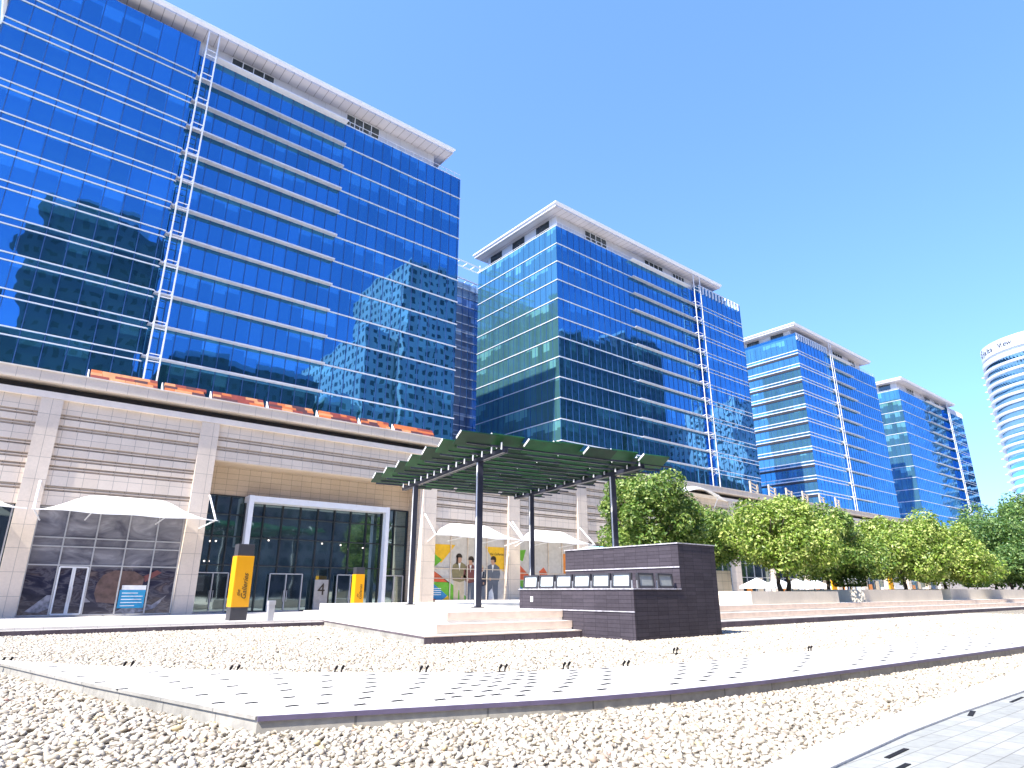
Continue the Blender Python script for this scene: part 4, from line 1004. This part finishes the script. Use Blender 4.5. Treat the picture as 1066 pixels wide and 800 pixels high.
tree(54.6, 25.6, .93, 5.1, 4.5, 3.6, M['leafB'], 'taller tree between the first and middle planters', 15000, .18, seed=13)
tree(65.5, 23.8, 1.7, 5.1, 5.0, 3.6, M['leafA'], 'broad bright tree on the middle planter', 17000, .19, seed=21)
tree(76.5, 24.0, 1.7, 4.9, 5.2, 3.5, M['leafA'], 'bright tree at the left end of the long planter', 15000, .20, seed=34)
tree(104, 27, .93, 6.0, 7.5, 4.9, M['leafC'], 'blue green tree behind the bright ones near the right edge', 18000, .26, seed=41)
tree(146, 31, .93, 9.5, 12, 8.6, M['leafC'], 'far tall green tree at the right edge', 17000, .42, seed=43)
tree(95.5, 23.2, 1.8, 4.4, 3.0, 2.4, M['leafC'], 'small low tree cut by the right edge', 7000, .22, seed=47)
def hedge(x, y, z, w_, h, label):
    t = empty('clipped_hedge', (x, y, z), label, 'hedge', 'clipped box hedges on stems')
    n = 4500; P = rng.uniform(-.5, .5, (n, 3)); ax = rng.integers(0, 3, n); P[np.arange(n), ax] = np.sign(P[np.arange(n), ax])*.5
    P = P*np.array([w_, w_, h])+np.array([x, y, z+1.15+h/2])+rng.normal(size=(n, 3))*.035
    nn = rng.normal(size=(n, 3)); nn /= np.linalg.norm(nn, axis=1)[:, None]; u = np.cross(nn, rng.normal(size=(n, 3))); u /= np.linalg.norm(u, axis=1)[:, None]; v = np.cross(nn, u); s = .07
    V = np.stack([P-u*s, P+v*s*.6, P+u*s, P-v*s*.6], 1).reshape(-1, 3)
    npmesh('crown', V, np.arange(4*n).reshape(n, 4), M['hedge'], np.repeat(rng.random(n), 4), False, t, (x, y, z))
    MB().tube((x, y, z+.6), (x, y, z+1.3), .06).build('trunk', M['bark'], t)
    MB().add([(x-.4, y-.4, z), (x+.4, y-.4, z), (x+.4, y+.4, z), (x-.4, y+.4, z), (x-.55, y-.55, z+.8), (x+.55, y-.55, z+.8), (x+.55, y+.55, z+.8), (x-.55, y+.55, z+.8)], [(0, 3, 2, 1), (4, 5, 6, 7), (0, 1, 5, 4), (1, 2, 6, 5), (2, 3, 7, 6), (3, 0, 4, 7)]).build('pot', M['coping'], t)
hedge(56.3, 24.6, .93, 1.9, 1.2, 'clipped square hedge in the gap between the two bright trees')
hedge(84.5, 23.6, 1.0, 1.9, 1.5, 'clipped square hedge near the right edge above the long planter')

# far white parasols and yellow/white shop stands glimpsed under the crowns
def parasol(x, y, z, label):
    t = empty('parasol', (x, y, z), label, 'parasol', 'white parasols seen under the tree crowns')
    n = 8; V = [(x, y, z+1.95)]; F = []
    for i in range(n): a = math.tau*i/n; V.append((x+1.7*math.cos(a), y+1.7*math.sin(a), z+1.18))
    for i in range(n): a = math.tau*i/n; V.append((x+1.7*math.cos(a), y+1.7*math.sin(a), z+.98))
    for i in range(n): j = (i+1) % n; F += [(0, 1+i, 1+j), (1+i, 9+i, 9+j, 1+j)]
    mb = MB(); mb.add(V, F); mb.build('canopy', M['fabric'], t); MB().tube((x, y, z), (x, y, z+1.9), .04).build('pole', M['alu'], t)
for i, x_ in enumerate((58.2, 62.0, 65.8, 69.6)):
    parasol(x_, 34, .93, 'small white parasol under the first bright tree, '+('leftmost', 'second from left', 'third from left', 'rightmost')[i]+' of four')
for i, (x_, y_) in enumerate(((67.5, 31), (81.5, 31))):
    o = empty('stand_banner', (x_, y_, .93), ('yellow banner stand glimpsed under the broad middle tree', 'yellow and white banner stand glimpsed further right')[i], 'banner', 'yellow banner stands under the trees')
    MB().box(x_-.5, x_+.5, y_, y_+.12, 1.2, 3.6).build('panel', M['yellow'], o); MB().box(x_-.6, x_+.6, y_-.3, y_+.4, .93, 1.19).build('base', M['dgrey'], o)
    if i: MB().box(x_+.7, x_+3.2, y_, y_+.12, 1.2, 3.3).build('panel', M['p_white'], o)
o = empty('white_gate', (77, 33, .93), 'white slatted gate glimpsed under the crowns', 'gate')
mb = MB()
for i in range(6): mb.box(74.5+i*.9, 74.72+i*.9, 33, 33.1, .93, 3.3)
mb.box(74.2, 79.6, 32.95, 32.99, 2.7, 2.9).box(74.2, 79.6, 32.95, 32.99, 3.2, 3.4); mb.build('slats', M['white_metal'], o)
o = empty('stone_kiosk', (33, 30, .93), 'pale stone kiosk wall just right of the black block', 'kiosk')
MB().box(41.5, 47.5, 30.0, 33, .93, 3.2).build('wall', M['stone'], o)
mb = MB(); mb.box(34.6, 35.0, 23.6, 23.9, .93, 1.7).box(35.4, 35.8, 23.6, 23.9, .93, 1.9).box(32.2, 33.6, 23.9, 24.3, .93, 1.75)
o2 = mb.build('utility_cabinet', M['white_metal']); rebase(o2, (34, 23.8, .93)); tag(o2, 'white utility cabinets beside the first planter', 'cabinet')

for o in bpy.data.objects:
    if '_o' in o: del o['_o']
